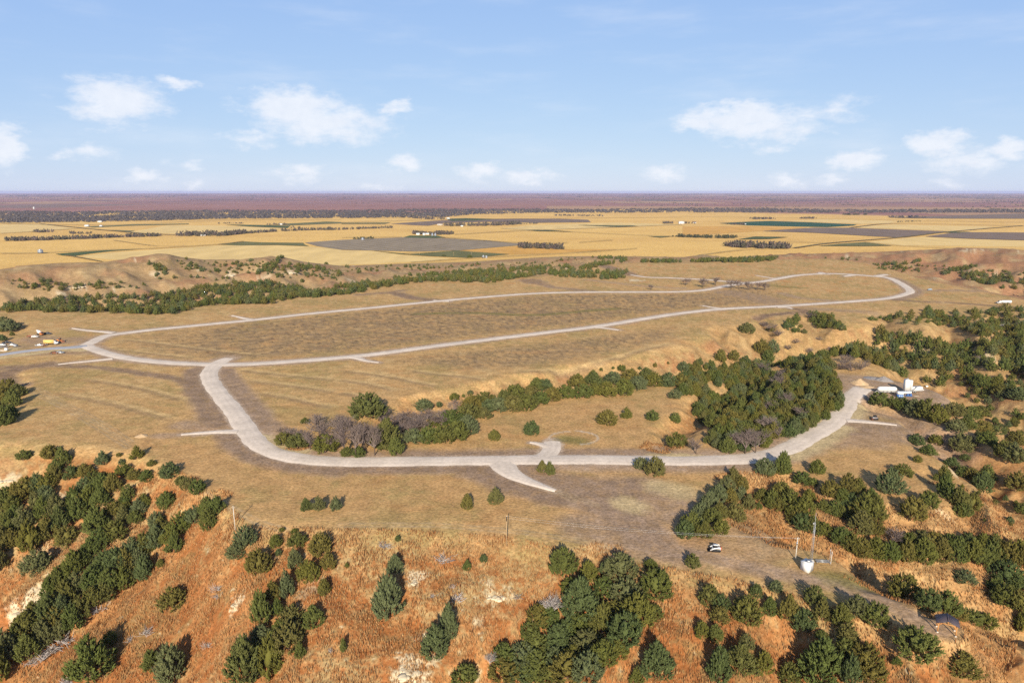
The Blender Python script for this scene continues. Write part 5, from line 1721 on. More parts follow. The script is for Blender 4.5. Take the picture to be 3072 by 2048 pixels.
ROCKS = [rock_mesh(700 + i) for i in range(4)]
for i, (lab, c, p) in enumerate([('ragged cream chalk scar beside the second diagonal row of cedars', 'A', (190, 1010, 170, 0)), ('white chalk patch among red grass near a grey brush pile', 'A', (1630, 950, 80, 0)),
                                 ('cream chalk patch on the orange slope above the large egg-shaped cedar', 'B', (510, 775, 110, 0)), ('pale chalk boulder under the tall leaning cedar', 'B', (568, 1195, 70, 0)),
                                 ('jagged chalk gully wall on the lower orange slope', 'B', (450, 1410, 190, 0)), ('broken white chalk scatter in the middle of the orange slope', 'B', (1060, 900, 170, 0)),
                                 ('white chalk bank at the top of the hillside beside a dark cedar row', 'A', (60, 95, 90, 0)), ('layered pale bluff on the far side of the canyon', 'F', (2240, 40, 150, 0)),
                                 ('pale rock face under the second hill with cedars', '1', (1600, 615, 90, 0)), ('cream scar on the flank of the cedar-dotted hill', '1', (2010, 595, 80, 0)), ('pale gully head on the low hill beyond the wooded ravine', '1', (530, 695, 80, 0))]):
    x, y, z, w, h = px_tree(c, p)
    o = link('chalk_outcrop', ROCKS[i % 4], None, (x, y, z - .1), label=lab, category='rock')
    o.scale = (w, w, w * .55)
    o.rotation_euler = (0, 0, i * 1.3)

# ------------------------------------------------------------------ tall grass on the slopes
GRASSM = foliage_mat('tall_grass', [(.33, .13, .040), (.41, .24, .10), (.29, .105, .033), (.45, .28, .125), (.37, .175, .060), (.49, .33, .16)])


def build_grass():
    g = np.random.default_rng(91)
    n = 250000
    th = g.uniform(R_(-40), R_(40), n)
    r = np.sqrt(g.uniform(118 ** 2, 300 ** 2, n))
    x, y = r * np.sin(th), r * np.cos(th)
    z = hz(x, y)
    px, py = project(x, y, z)
    e = .7
    sx = (hz(x + e, y) - z) / e
    sy = (hz(x, y + e) - z) / e
    rs = np.interp(th, SE_T, SE_R)
    wild = (r < rs + 2) | (np.hypot(sx, sy) > .16)
    cl = fbm(x / 7, y / 7, 3, 401)
    dk, _ = seg_dist(x, y, smooth_line(DIRT[30][0], 10))
    k = (px > -90) & (px < 3160) & (py < 2120) & wild & (cl + g.uniform(-.5, .5, n) > -.12) & (dk > 5)
    x, y, z = x[k], y[k], z[k]
    n = len(x)
    print('grass tufts', n)
    hh = g.uniform(.45, 1.3, n) * (1 + .5 * cl[k])
    ww = g.uniform(.09, .20, n)
    a = g.uniform(0, 6.28, n)
    lean = g.normal(0, .22, (n, 2))
    V = []
    for q in range(3):
        an = a + q * 2.0944
        V.append(np.stack([x + ww * np.cos(an), y + ww * np.sin(an), z - .05], 1))
    V.append(np.stack([x + lean[:, 0] * hh, y + lean[:, 1] * hh, z + hh], 1))
    V = np.concatenate(V)
    i = np.arange(n)
    F = np.concatenate([np.stack([i, n + i, 3 * n + i], 1), np.stack([n + i, 2 * n + i, 3 * n + i], 1), np.stack([2 * n + i, i, 3 * n + i], 1)])
    hue = np.clip(.5 + fbm(x / 20, y / 20, 3, 411) * .9 + g.normal(0, .14, n), 0, .999)
    lum = np.clip(g.normal(.48, .14, n), .05, 1)
    T = np.stack([np.tile(lum, 4), np.tile(hue, 4), np.zeros(4 * n)], 1)
    link('tall_grass', mesh_np('tall_grass', V, F, GRASSM, False, {'tint': T}), kind='stuff', label='tufts of red and straw bluestem grass on the slopes', category='grass')


build_grass()

# ------------------------------------------------------------------ groves and woods on the valley floor
def grove_row(c, pts, hpx, n, mat, depth, label, name='farm_grove'):
    q = c2p(c, pts)
    x, y = on_plane([p[0] for p in q], [p[1] for p in q], PLAIN)
    L = smooth_line(np.stack([x, y], 1), 8)
    g = np.random.default_rng(int(pts[0][0] * 7 + pts[0][1]))
    i = g.integers(0, len(L), n)
    P = L[i] + np.stack([g.normal(0, 4, n), g.uniform(0, depth, n)], 1)
    dist = np.hypot(P[:, 0], P[:, 1]).mean()
    hm = hpx * S * dist / FPX
    hh = hm * g.uniform(.6, 1.05, n)
    wid = hh * g.uniform(.7, 1.15, n)
    scatter(name, BUSH_FAR, np.c_[P, np.full(n, PLAIN + .1)], wid, hh, mat, kind='stuff', label=label, category='grove')


GROVES = [('1', [(0, 378), (250, 372), (500, 365), (800, 352), (1060, 345)], 26, 190, DARKGROVE, 50, 'long leafless tree belt along the field boundary past the grain bin'),
          ('1', [(1210, 342), (1480, 342), (1620, 332)], 32, 130, DARKGROVE, 120, 'thick end of the dark tree belt between golden fields'),
          ('1', [(1600, 332), (1900, 312), (2150, 302), (2352, 300)], 22, 150, DARKGROVE, 60, 'thin dark tree belt slanting between golden fields'),
          ('2', [(0, 298), (150, 293), (350, 287)], 17, 70, DARKGROVE, 60, 'low dark tree belt tapering out in the golden field'),
          ('1', [(205, 318), (310, 318)], 22, 16, DARKGROVE, 40, 'short row of leafless trees on a field lane'), ('1', [(455, 327), (585, 328)], 18, 24, DARKGROVE, 50, 'rounded grove round a hidden farmhouse'),
          ('1', [(1470, 257), (1660, 256)], 10, 30, DARKGROVE, 60, 'row of small trees between distant fields'), ('1', [(1838, 266), (1945, 266)], 14, 24, DARKGROVE, 80, 'small dark grove by green winter wheat'),
          ('1', [(2000, 287), (2065, 290)], 14, 10, DARKGROVE, 60, 'handful of trees at the end of a green field'),
          ('2', [(485, 330), (620, 334), (760, 331)], 28, 80, DARKGROVE, 70, 'dark shelter belt behind the white farm buildings'), ('2', [(700, 272), (900, 274), (1100, 268), (1230, 262)], 26, 130, DARKGROVE, 110, 'broad dark wood on the far side of the golden field'),
          ('2', [(1230, 262), (1350, 257)], 12, 24, DARKGROVE, 60, 'thin tail of the broad dark wood'), ('2', [(78, 362), (110, 362)], 15, 9, DARKEVER, 25, 'small evergreen clump at the corner of the grey stubble field'),
          ('2', [(118, 362), (212, 360)], 18, 22, DARKEVER, 30, 'evergreen clump behind the domed grain bin'), ('2', [(1235, 425), (1380, 432), (1520, 434)], 38, 95, DARKGROVE, 90, 'leafless grove standing alone in orange stubble'),
          ('2', [(460, 215), (560, 224), (700, 227)], 18, 60, DARKGROVE, 120, 'wood at the edge of the ploughed field'), ('2', [(1480, 202), (1800, 206)], 13, 60, RIVERWOOD, 120, 'faint grove by the river flats'),
          ('2', [(2235, 256), (2290, 256)], 18, 18, DARKGROVE, 50, 'bare trees beside a distant white farmhouse'), ('2', [(2285, 346), (2352, 348)], 12, 20, DARKEVER, 30, 'start of a dark evergreen windbreak'),
          ('3', [(0, 350), (150, 355), (260, 357), (380, 356)], 24, 100, DARKEVER, 50, 'dark evergreen windbreak by a small green field'), ('3', [(340, 418), (450, 424), (600, 430), (735, 430)], 46, 110, DARKGROVE, 70, 'large leafless grove beyond the hill crest'),
          ('3', [(490, 226), (640, 226)], 16, 50, DARKGROVE, 100, 'dark wood on the river flats'), ('3', [(820, 222), (930, 222)], 14, 30, DARKGROVE, 80, 'small wood past the irrigated green field'),
          ('3', [(1470, 217), (1690, 217)], 16, 50, RIVERWOOD, 120, 'grey grove beside ploughed ground'), ('3', [(1135, 197), (1280, 196)], 12, 40, DARKEVER, 80, 'dark windbreak near the river wood'),
          ('3', [(1485, 246), (1650, 241)], 8, 30, DARKEVER, 40, 'low dark hedge between far fields'), ('3', [(10, 256), (90, 256)], 16, 14, DARKGROVE, 60, 'trees round the white farmhouse'),
          ('3', [(335, 264), (430, 264)], 16, 24, DARKGROVE, 60, 'leafless grove at the corner of the irrigated green field'), ('3', [(2320, 452), (2352, 455)], 12, 8, DARKEVER, 30, 'dark shrubs on the far crest'),
          ('2', [(1130, 515), (1300, 505), (1500, 495)], 6, 26, DARKEVER, 20, 'thin line of shrubs at the edge of the golden field')]
for gr in GROVES:
    grove_row(*gr)


def river_wood():
    g = np.random.default_rng(95)
    polys = [('1', [(0, 172), (500, 177), (1000, 172), (1500, 167), (2352, 167), (2352, 218), (1600, 223), (900, 240), (300, 250), (0, 250)], 5200),
             ('2', [(0, 167), (800, 157), (1300, 158), (1700, 162), (2352, 152), (2352, 180), (1300, 184), (900, 194), (700, 213), (0, 219)], 3600),
             ('3', [(0, 152), (500, 150), (1000, 163), (2352, 163), (2352, 182), (1200, 182), (0, 180)], 2200)]
    PP = []
    for c, poly, n in polys:
        q = c2p(c, poly)
        xs = np.array([p[0] for p in q])
        ys = np.array([p[1] for p in q])
        px = g.uniform(xs.min(), xs.max(), n * 3)
        py = g.uniform(ys.min(), ys.max(), n * 3)
        m = in_poly(px, py, q)
        x, y = on_plane(px[m][:n], py[m][:n], PLAIN)
        k = fbm(x / 300, y / 900, 3, 501) > -.42
        PP.append(np.stack([x[k], y[k], np.full(k.sum(), PLAIN + .1)], 1))
    P = np.concatenate(PP)
    d = np.hypot(P[:, 0], P[:, 1])
    hh = g.uniform(8, 17, len(P))
    scatter('river_wood', [cedar_crown(450 + i, 5, 2, 2, .45, .5, .26, False, False) for i in range(3)], P, hh * g.uniform(1.0, 2.0, len(P)), hh, RIVERWOOD, kind='stuff', label='grey leafless wood following the river across the valley', category='wood')


river_wood()


def far_windbreaks():
    g = np.random.default_rng(97)
    P = []
    for i in range(230):
        th = g.uniform(R_(-38), R_(38))
        r = 10 ** g.uniform(math.log10(6900), math.log10(42000))
        if th < .15 and r < 15000 and g.uniform() < .88:
            continue
        L = g.uniform(150, 900) * (r / 15000) ** .5
        n = int(L / 45) + 3
        s = g.uniform(-L, L, n)
        horiz = g.uniform() < .8
        x = r * math.sin(th) + (s if horiz else g.normal(0, 25, n))
        y = r * math.cos(th) + (g.normal(0, 25, n) if horiz else s)
        P.append(np.stack([x, y, hz(x, y)], 1))
    P = np.concatenate(P)
    d = np.hypot(P[:, 0], P[:, 1])
    hh = g.uniform(9, 17, len(P)) * np.clip(d / 15000, .8, 1.8)
    scatter('far_windbreak', [cedar_crown(470 + i, 3, 2, 2, .5, .5, .3, False, False) for i in range(2)], P, hh * 2.6, hh, DARKEVER, kind='stuff', label='dark scattered windbreaks on the far plains', category='wood')


far_windbreaks()
#@@PART4
# ------------------------------------------------------------------ solid parts
def quadtri(F):
    out = []
    for f in F:
        for k in range(1, len(f) - 1):
            out.append((f[0], f[k], f[k + 1]))
    return np.array(out)


def box(cx, cy, cz, sx, sy, sz, top=(1, 1), rot=None):
    """box centred on cx, cy with its bottom at cz"""
    v = []
    for z, kx, ky in ((0, 1, 1), (sz, top[0], top[1])):
        for a, b in ((-1, -1), (1, -1), (1, 1), (-1, 1)):
            v.append((a * sx / 2 * kx, b * sy / 2 * ky, z))
    v = np.array(v, float)
    if rot is not None:         # pitch about Y
        c, s = math.cos(rot), math.sin(rot)
        x, z = v[:, 0].copy(), v[:, 2].copy()
        v[:, 0], v[:, 2] = x * c + z * s, -x * s + z * c
    v += np.array([cx, cy, cz])
    f = quadtri([(3, 2, 1, 0), (4, 5, 6, 7), (0, 1, 5, 4), (1, 2, 6, 5), (2, 3, 7, 6), (3, 0, 4, 7)])
    return v, f


def prism(prof, y0, y1):
    """side outline (x, z) extruded across y"""
    n = len(prof)
    v = np.array([(p[0], y0, p[1]) for p in prof] + [(p[0], y1, p[1]) for p in prof], float)
    F = [tuple(range(n)), tuple(range(2 * n - 1, n - 1, -1))]
    for i in range(n):
        j = (i + 1) % n
        F.append((i, i + n, j + n, j))
    return v, quadtri(F)


def cyl(p0, p1, r0, r1=None, sides=12, cap=True):
    r1 = r0 if r1 is None else r1
    v, f = tube([p0, p1], [r0, r1], sides)
    if cap:
        n = len(v)
        v = np.vstack([v, [p0], [p1]])
        e = [(n, (k + 1) % sides, k) for k in range(sides)] + [(n + 1, sides + k, sides + (k + 1) % sides) for k in range(sides)]
        f = np.vstack([f, e])
    return v, f


def lathe_x(prof, sides=14):
    """(x, radius) turned about the X axis"""
    return tube([(p[0], 0, 0) for p in prof], [p[1] for p in prof], sides)


def sh(part, d):
    v, f = part
    return v + np.array(d, float), f


def part(name, parts, mat, parent, smooth=False, label=None):
    v, f = joinm(parts if isinstance(parts, list) else [parts])
    return link(name, mesh_np(name, v, f, mat, smooth), parent, label=label)


def spot(px, py):
    x, y, z = cast([px], [py])
    return float(x[0]), float(y[0]), float(z[0])


M = dict(white=simple_mat('white_paint', (.78, .77, .74), .45, 0, 3, .05), grey=simple_mat('grey_paint', (.33, .34, .35), .5, 0, 3, .1), black=simple_mat('black_rubber', (.025, .025, .027), .8, 0, 5, .2),
         glass=simple_mat('dark_glass', (.03, .04, .05), .12, 0, 3, .05, .6), red=simple_mat('red_paint', (.55, .07, .04), .5, 0, 3, .1), orange=simple_mat('orange_paint', (.62, .22, .06), .5, 0, 3, .1),
         yellow=simple_mat('yellow_box', (.72, .50, .16), .6, 0, 1.5, .08), blue=simple_mat('blue_paint', (.06, .16, .42), .5, 0, 3, .12), steel=simple_mat('galvanised_steel', (.42, .43, .44), .45, .6, 4, .12),
         timber=simple_mat('honey_timber', (.56, .27, .09), .75, 0, 4, .18), roof=simple_mat('plum_metal_roof', (.095, .078, .092), .5, .1, 2, .08), concrete=simple_mat('concrete', (.62, .58, .5), .9, 0, 4, .1),
         pole=simple_mat('weathered_pole', (.42, .30, .17), .9, 0, 4, .2), brownroof=simple_mat('brown_roof', (.16, .11, .09), .8, 0, 2, .15), sand=simple_mat('sand', (.56, .39, .22), .98, 0, .8, .15),
         stone=simple_mat('grey_aggregate', (.30, .27, .25), .98, 0, 1.5, .25), earth=simple_mat('earth_mound', (.40, .25, .11), .98, 0, 1.2, .25), bin=simple_mat('bin_steel', (.40, .44, .50), .4, .5, 4, .1),
         rust=simple_mat('rusty_paint', (.24, .10, .055), .7, 0, 3, .2), silver=simple_mat('silver_paint', (.45, .46, .47), .35, .3, 3, .08), navy=simple_mat('dark_car_paint', (.04, .045, .055), .3, 0, 3, .1),
         paleblue=simple_mat('pale_blue_paint', (.45, .58, .68), .4, 0, 3, .05), tank=simple_mat('tank_paint', (.62, .62, .60), .45, 0, 1.5, .06))


def wheels(t, xs, hw, r=.42, w=.3):
    for x in xs:
        for s in (-1, 1):
            wh = part('wheel', cyl((x, s * (hw - w), r), (x, s * hw, r), r, None, 12), M['black'], t)
            part('rim', cyl((x, s * (hw - w * .3), r), (x, s * (hw + .02), r), r * .55, None, 8), M['silver'], wh)


def pickup(label, px, py, rz, paint, group=None, bed=True, name='pickup_truck'):
    x, y, z = spot(px, py)
    t = thing(name, label, 'truck' if bed else 'car', (x, y, z), rz, group)
    if bed:
        prof = [(-2.75, .5), (2.7, .5), (2.8, .8), (2.65, 1.08), (1.35, 1.18), (.75, 1.82), (-.55, 1.84), (-.75, 1.15), (-2.75, 1.15)]
    else:
        prof = [(-2.3, .45), (2.25, .45), (2.35, .75), (2.2, .98), (1.15, 1.08), (.45, 1.62), (-1.5, 1.64), (-2.25, 1.08)]
    part('body', prism(prof, -.95, .95), paint, t)
    if bed:
        part('bed_cavity_shade', box(-1.75, 0, 1.151, 1.75, 1.6, .02), M['black'], t)  # black slab on the solid bed top, painted shade of an open cavity
        part('windscreen', prism([(.80, 1.78), (1.32, 1.22), (1.34, 1.24), (.82, 1.80)], -.8, .8), M['glass'], t)
        for s in (-1, 1):
            part('window', box(.1, s * .955, 1.3, 1.1, .02, .4), M['glass'], t)
        wheels(t, (-1.75, 1.8), .98)
    else:
        part('windscreen', prism([(.50, 1.58), (1.12, 1.12), (1.14, 1.14), (.52, 1.60)], -.8, .8), M['glass'], t)
        for s in (-1, 1):
            part('window', box(-.5, s * .955, 1.18, 1.7, .02, .34), M['glass'], t)
        wheels(t, (-1.4, 1.4), .96, .36)
    for s in (-1, 1):
        part('headlight', box(2.72 if bed else 2.28, s * .7, .82, .12, .3, .14), M['silver'], t)
    part('bumper', box(2.8 if bed else 2.34, 0, .5, .12, 1.8, .2), M['grey'], t)
    return t


def trailer(label, px, py, rz, L, paint, group=None, rail=0.0, box_h=0.0, axles=1):
    x, y, z = spot(px, py)
    t = thing('trailer', label, 'trailer', (x, y, z), rz, group)
    part('deck', box(0, 0, .6, L, 2.0, .14), paint, t)
    part('drawbar', [cyl((L / 2, -.5, .62), (L / 2 + 1.2, 0, .55), .06, None, 6), cyl((L / 2, .5, .62), (L / 2 + 1.2, 0, .55), .06, None, 6)], M['grey'], t)
    if rail:
        part('side_rail', [box(0, -.98, .742, L, .05, rail), box(0, .98, .742, L, .05, rail), box(-L / 2 + .03, 0, .742, .05, 1.9, rail)], M['rust'], t)
    if box_h:
        part('load_box', box(0, 0, .745, L * .96, 1.96, box_h), paint, t)
    wheels(t, (-.3,) if axles == 1 else (-.7, .2), 1.1, .36)
    return t


# --- vehicles parked by the entrance road
GP = 'vehicles parked by the entrance road'
bx, by, bz = spot(155, 1033)
t = thing('box_truck', 'yellow box truck with pale cab parked beside the entrance road', 'truck', (bx, by, bz), R_(4))
part('cargo_box', box(-1.5, 0, 1.0, 7.0, 2.5, 2.6), M['yellow'], t)
part('chassis', box(0, 0, .6, 9.6, .9, .38), M['black'], t)
part('cab', prism([(2.3, .7), (4.7, .7), (4.75, 1.5), (3.7, 1.75), (3.2, 2.7), (2.3, 2.75)], -1.1, 1.1), M['white'], t)
part('windscreen', prism([(3.27, 2.62), (3.72, 1.80), (3.76, 1.82), (3.31, 2.64)], -.95, .95), M['glass'], t)
for s in (-1, 1):
    part('window', box(2.75, s * 1.11, 1.75, .7, .03, .65), M['glass'], t)
wheels(t, (-3.6, -2.5, 3.7), 1.2, .5, .35)
lx, ly, lz = spot(180, 1026)
t = thing('wheel_loader', 'orange wheel loader parked behind the yellow box truck', 'loader', (lx, ly, lz), R_(-20))
part('engine_body', prism([(-2.6, .9), (-.2, .9), (-.2, 2.0), (-2.5, 1.9)], -.9, .9), M['orange'], t)
part('front_frame', box(1.0, 0, .8, 2.0, 1.2, .8), M['orange'], t)
part('cab', prism([(-.3, 1.5), (.9, 1.5), (.7, 3.1), (-.3, 3.1)], -.7, .7), M['glass'], t)
part('cab_roof', box(.2, 0, 3.102, 1.4, 1.6, .12), M['orange'], t)
part('lift_arm', [cyl((.8, s * .5, 1.9), (2.9, s * .5, 1.0), .14, .14, 6) for s in (-1, 1)], M['orange'], t)
part('bucket', prism([(2.8, .25), (3.8, .2), (3.6, .4), (3.1, .5), (2.95, 1.3), (2.75, 1.3)], -1.3, 1.3), M['rust'], t)
wheels(t, (-1.6, 1.4), 1.25, .75, .5)
mx, my, mz = spot(120, 1005)
t = thing('mixer_truck', 'white concrete mixer truck with orange cab on the turf by the entrance road', 'truck', (mx, my, mz), R_(-35))
part('chassis', box(0, 0, .7, 7.8, .9, .35), M['black'], t)
part('cab', prism([(2.2, .8), (4.0, .8), (4.0, 1.8), (3.6, 2.7), (2.2, 2.75)], -1.15, 1.15), M['orange'], t)
part('windscreen', prism([(3.66, 2.6), (4.0, 1.85), (4.04, 1.86), (3.7, 2.62)], -1.0, 1.0), M['glass'], t)
v, f = lathe_x([(-3.6, .5), (-2.9, .9), (-1.4, 1.25), (.4, 1.2), (1.6, .75), (1.9, .3)], 14)
part('drum', (v + np.array([0, 0, 2.35]) + np.c_[np.zeros(len(v)), np.zeros(len(v)), -v[:, 0] * .14], f), M['white'], t, True)
part('hopper', box(-3.7, 0, 2.9, .9, 1.0, .8, (1.4, 1.4)), M['white'], t)
wheels(t, (-2.6, -1.4, 3.0), 1.2, .52, .35)
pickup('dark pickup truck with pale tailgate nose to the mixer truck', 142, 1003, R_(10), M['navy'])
pickup('white estate car hitched to a dark red trailer on the turf', 105, 1012, R_(12), M['white'], None, False, 'parked_car')
trailer('dark red low trailer with tall end board behind the white estate car', 90, 1012, R_(12), 3.6, M['rust'], None, .9)
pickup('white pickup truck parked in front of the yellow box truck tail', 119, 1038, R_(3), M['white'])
trailer('plum brown utility trailer between white pickup and yellow box truck', 132, 1038, R_(3), 2.6, M['rust'], None, .35)
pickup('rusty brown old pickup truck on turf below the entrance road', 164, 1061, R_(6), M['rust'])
pickup('silver car nose to the rusty pickup on turf below the entrance road', 181, 1060, R_(8), M['silver'], None, False, 'parked_car')
pickup('white van-like car beside the dark cedar edge and grey flatbed', 8, 1037, R_(10), M['white'], None, False, 'parked_car')
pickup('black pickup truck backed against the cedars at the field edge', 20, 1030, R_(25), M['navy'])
trailer('long grey flatbed trailer on the verge of the entrance road', 6, 1042, R_(8), 6.5, M['grey'], None, 0, 0, 2)
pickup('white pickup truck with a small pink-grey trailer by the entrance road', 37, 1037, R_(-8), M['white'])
trailer('small pale box trailer behind a white pickup by the entrance road', 47, 1041, R_(-8), 2.0, M['silver'], None, 0, 1.0)
t = thing('water_tank', 'white plastic water tank on pale straw beside the entrance road', 'tank', spot(19, 1052))
part('shell', [cyl((0, 0, .15), (0, 0, 1.9), 1.05, None, 14), cyl((0, 0, 1.9), (0, 0, 2.15), 1.05, .45, 14)], M['white'], t)
part('lid', cyl((0, 0, 2.15), (0, 0, 2.3), .3, None, 10), M['black'], t)
part('pallet', box(0, 0, 0, 2.2, 2.2, .149), M['pole'], t)
t = thing('pipe_bundle', 'low orange and white pipe bundle on straw beside the water tank', 'pipes', spot(9, 1052))
for k in range(4):
    part('pipe', cyl((-2.0, -.6 + .4 * k, .22), (1.6, -.6 + .4 * k, .22), .18, None, 8), M['orange'] if k % 2 else M['white'], t)

# --- vehicles on the far side of the loop
fx, fy, fz = spot(3010, 911)
t = thing('tractor_trailer', 'white truck with long white trailer parked on the grass past the loop road end', 'truck', (fx, fy, fz), R_(176))
part('trailer_box', box(-2.6, 0, 1.1, 9.0, 2.5, 2.3), M['white'], t)
part('chassis', box(0, 0, .7, 13.0, .9, .38), M['black'], t)
part('cab', prism([(2.6, .8), (6.4, .8), (6.5, 1.6), (5.0, 1.9), (4.4, 3.0), (2.6, 3.0)], -1.2, 1.2), M['white'], t)
part('windscreen', prism([(4.5, 2.9), (5.02, 1.95), (5.06, 1.97), (4.54, 2.92)], -1.0, 1.0), M['glass'], t)
wheels(t, (-5.6, -4.4, 2.9, 5.4), 1.25, .52, .35)
pickup('pale blue car parked alone beside the track past the loop road end', 2789, 870, R_(178), M['paleblue'], None, False, 'parked_car')

# --- skid steer by the cedar clump
kx, ky, kz = spot(2146, 1651)
t = thing('skid_steer', 'white skid steer loader with red rear and black cab beside the cedar clump', 'loader', (kx, ky, kz), R_(172))
part('chassis', prism([(-1.5, .5), (1.1, .45), (1.15, .9), (.6, 1.15), (-.9, 1.35), (-1.5, 1.25)], -.55, .55), M['white'], t)
for s in (-1, 1):
    part('track', prism([(-1.25, 0), (1.15, 0), (1.45, .35), (1.1, .72), (-1.3, .72), (-1.6, .38)], s * .58 - .0 if s > 0 else -.95, .95 if s > 0 else -.58), M['black'], t)
    part('lift_arm', prism([(-1.55, 1.25), (-1.2, 1.75), (.6, 1.45), (1.75, .75), (1.75, .5), (1.5, .55), (.5, 1.15), (-1.1, 1.4)], s * .97 if s > 0 else -1.12, 1.12 if s > 0 else -.97), M['white'], t)
part('cab', prism([(-.55, 1.2), (.75, 1.0), (.65, 2.05), (-.5, 2.05)], -.5, .5), M['black'], t)
part('cab_roof', box(.08, 0, 2.052, 1.3, 1.1, .08), M['white'], t)
part('rear_door', box(-1.62, 0, .55, .22, 1.05, .85), M['red'], t)
part('bucket', prism([(1.6, .12), (2.5, .05), (2.3, .2), (1.85, .3), (1.75, .95), (1.6, .95)], -1.0, 1.0), M['black'], t)
qx, qy, qz = spot(2624, 1258)
t = thing('compact_loader', 'small dark track loader with its shadow beside the driveway stub near the batch plant', 'loader', (qx, qy, qz), R_(190))
part('chassis', box(0, 0, .45, 2.4, 1.1, .9), M['grey'], t)
part('cab', prism([(-.6, 1.35), (.7, 1.35), (.6, 2.2), (-.6, 2.2)], -.55, .55), M['black'], t)
for s in (-1, 1):
    part('track', prism([(-1.2, 0), (1.1, 0), (1.4, .35), (1.1, .7), (-1.2, .7), (-1.5, .35)], .6 if s > 0 else -.95, .95 if s > 0 else -.6), M['black'], t)
    part('lift_arm', cyl((-1.2, s * .75, 1.5), (1.6, s * .75, .7), .09, None, 6), M['rust'], t)
part('bucket', prism([(1.5, .1), (2.2, .05), (1.8, .3), (1.7, .8), (1.5, .8)], -.95, .95), M['rust'], t)

# --- radio site: shed, mast, pole, rack
hx, hy, hz0 = spot(2420, 1709)
t = thing('equipment_shed', 'small white equipment shed with flat grey-topped roof beside the radio mast', 'shed', (hx, hy, hz0 - .05), R_(36))
part('wall', box(0, 0, 0, 2.6, 2.6, 2.75), M['white'], t)
rf = part('roof', box(0, 0, 2.752, 2.8, 2.8, .14), M['white'], t)
part('roof_panel', box(.25, -.25, 2.894, 1.7, 1.7, .03), M['grey'], rf)
part('roof_hatch', box(.35, -.1, 2.926, .6, .7, .12), M['white'], rf)
d = part('door', box(-.2, -1.315, .05, .95, .03, 2.05), M['tank'], t)
part('handle', box(.15, -1.35, 1.0, .06, .04, .14), M['steel'], d)
part('vent', box(1.315, .3, 1.9, .03, .6, .4), M['grey'], t)
tx, ty, tz = spot(2434, 1679)
t = thing('radio_mast', 'slender steel lattice radio mast with whip antenna standing behind the white shed', 'mast', (tx, ty, tz - .1))
HM = 12.6
legs = []
for k in range(3):
    a = k * 2.0944 + .3
    legs.append((math.cos(a), math.sin(a)))
rad = lambda q: .42 - .22 * q
for lx_, ly_ in legs:
    part('leg', cyl((lx_ * rad(0), ly_ * rad(0), 0), (lx_ * rad(1), ly_ * rad(1), HM), .045, .035, 6), M['steel'], t)
br = []
NB = 18
for i in range(NB):
    q0, q1 = i / NB, (i + 1) / NB
    for k in range(3):
        a, b = legs[k], legs[(k + 1) % 3]
        br.append(cyl((a[0] * rad(q0), a[1] * rad(q0), q0 * HM), (b[0] * rad(q1), b[1] * rad(q1), q1 * HM), .02, None, 4, False))
        br.append(cyl((a[0] * rad(q1), a[1] * rad(q1), q1 * HM), (b[0] * rad(q1), b[1] * rad(q1), q1 * HM), .018, None, 4, False))
part('lattice', br, M['steel'], t)
part('whip_antenna', cyl((0, 0, HM - .3), (0, 0, HM + 3.2), .035, .02, 6), M['white'], t)
part('dish', cyl((-.35, -.1, HM - .3), (-.55, -.16, HM - .3), .1, .28, 10), M['white'], t)
part('base_block', box(0, 0, -.1, 1.3, 1.3, .25), M['concrete'], t)
ux, uy, uz = spot(2386, 1678)
t = thing('utility_pole', 'short pale utility pole with transformer can beside the white shed', 'pole', (ux, uy, uz - .1))
POLE_B = (ux, uy, uz)
part('shaft', cyl((0, 0, 0), (.15, 0, 7.6), .15, .11, 8), M['concrete'], t)
part('crossarm', box(0, 0, 7.0, 1.6, .12, .14), M['pole'], t)
part('transformer', cyl((-.1, -.32, 5.3), (-.1, -.32, 6.2), .24, None, 10), M['steel'], t)
for s in (-.7, 0, .7):
    part('insulator', cyl((s, 0, 7.14), (s, 0, 7.36), .06, .04, 6), M['white'], t)
gx_, gy_, gz_ = spot(2468, 1688)
t = thing('pipe_rack', 'low galvanised pipe rack with two upright posts by the radio mast', 'rack', (gx_, gy_, gz_), R_(-6))
for k in range(5):
    part('rail', cyl((-2.0, -.6 + .25 * k, .55 + .08 * k), (2.1, -.6 + .25 * k, .5 + .08 * k), .06, None, 6), M['steel'], t)
for xx in (-1.9, 2.0):
    part('frame', [cyl((xx, -.7, 0), (xx, -.7, .9), .06, None, 6), cyl((xx, .6, 0), (xx, .6, .9), .06, None, 6), cyl((xx, -.7, .45), (xx, .6, .45), .05, None, 6)], M['steel'], t)
for yy in (-.7, .5):
    part('post', cyl((2.1, yy, 0), (2.15, yy, 4.4), .09, None, 8), M['concrete'], t)

# --- power poles and wires
wx_, wy_, wz_ = spot(1520, 1637)
t = thing('utility_pole', 'tall slim wooden power pole alone at the crest of the orange slope', 'pole', (wx_, wy_, wz_ - .2))
part('shaft', cyl((0, 0, 0), (0, 0, 10.4), .16, .11, 8), M['pole'], t)
part('top_band', cyl((0, 0, 8.9), (0, 0, 10.45), .14, .13, 8), M['black'], t)
part('insulator', cyl((0, 0, 10.45), (0, 0, 10.7), .06, .04, 6), M['white'], t)
vx, vy, vz = spot(706, 1592)
t = thing('utility_pole', 'grey utility pole with short crossarm on the field edge above the long cedar row', 'pole', (vx, vy, vz - .2))
part('shaft', cyl((0, 0, 0), (0, 0, 9.4), .14, .10, 8), M['concrete'], t)
part('crossarm', box(0, 0, 8.6, 1.3, .1, .12), M['pole'], t)
for s in (-.55, .55):
    part('insulator', cyl((s, 0, 8.72), (s, 0, 8.95), .05, .04, 6), M['white'], t)


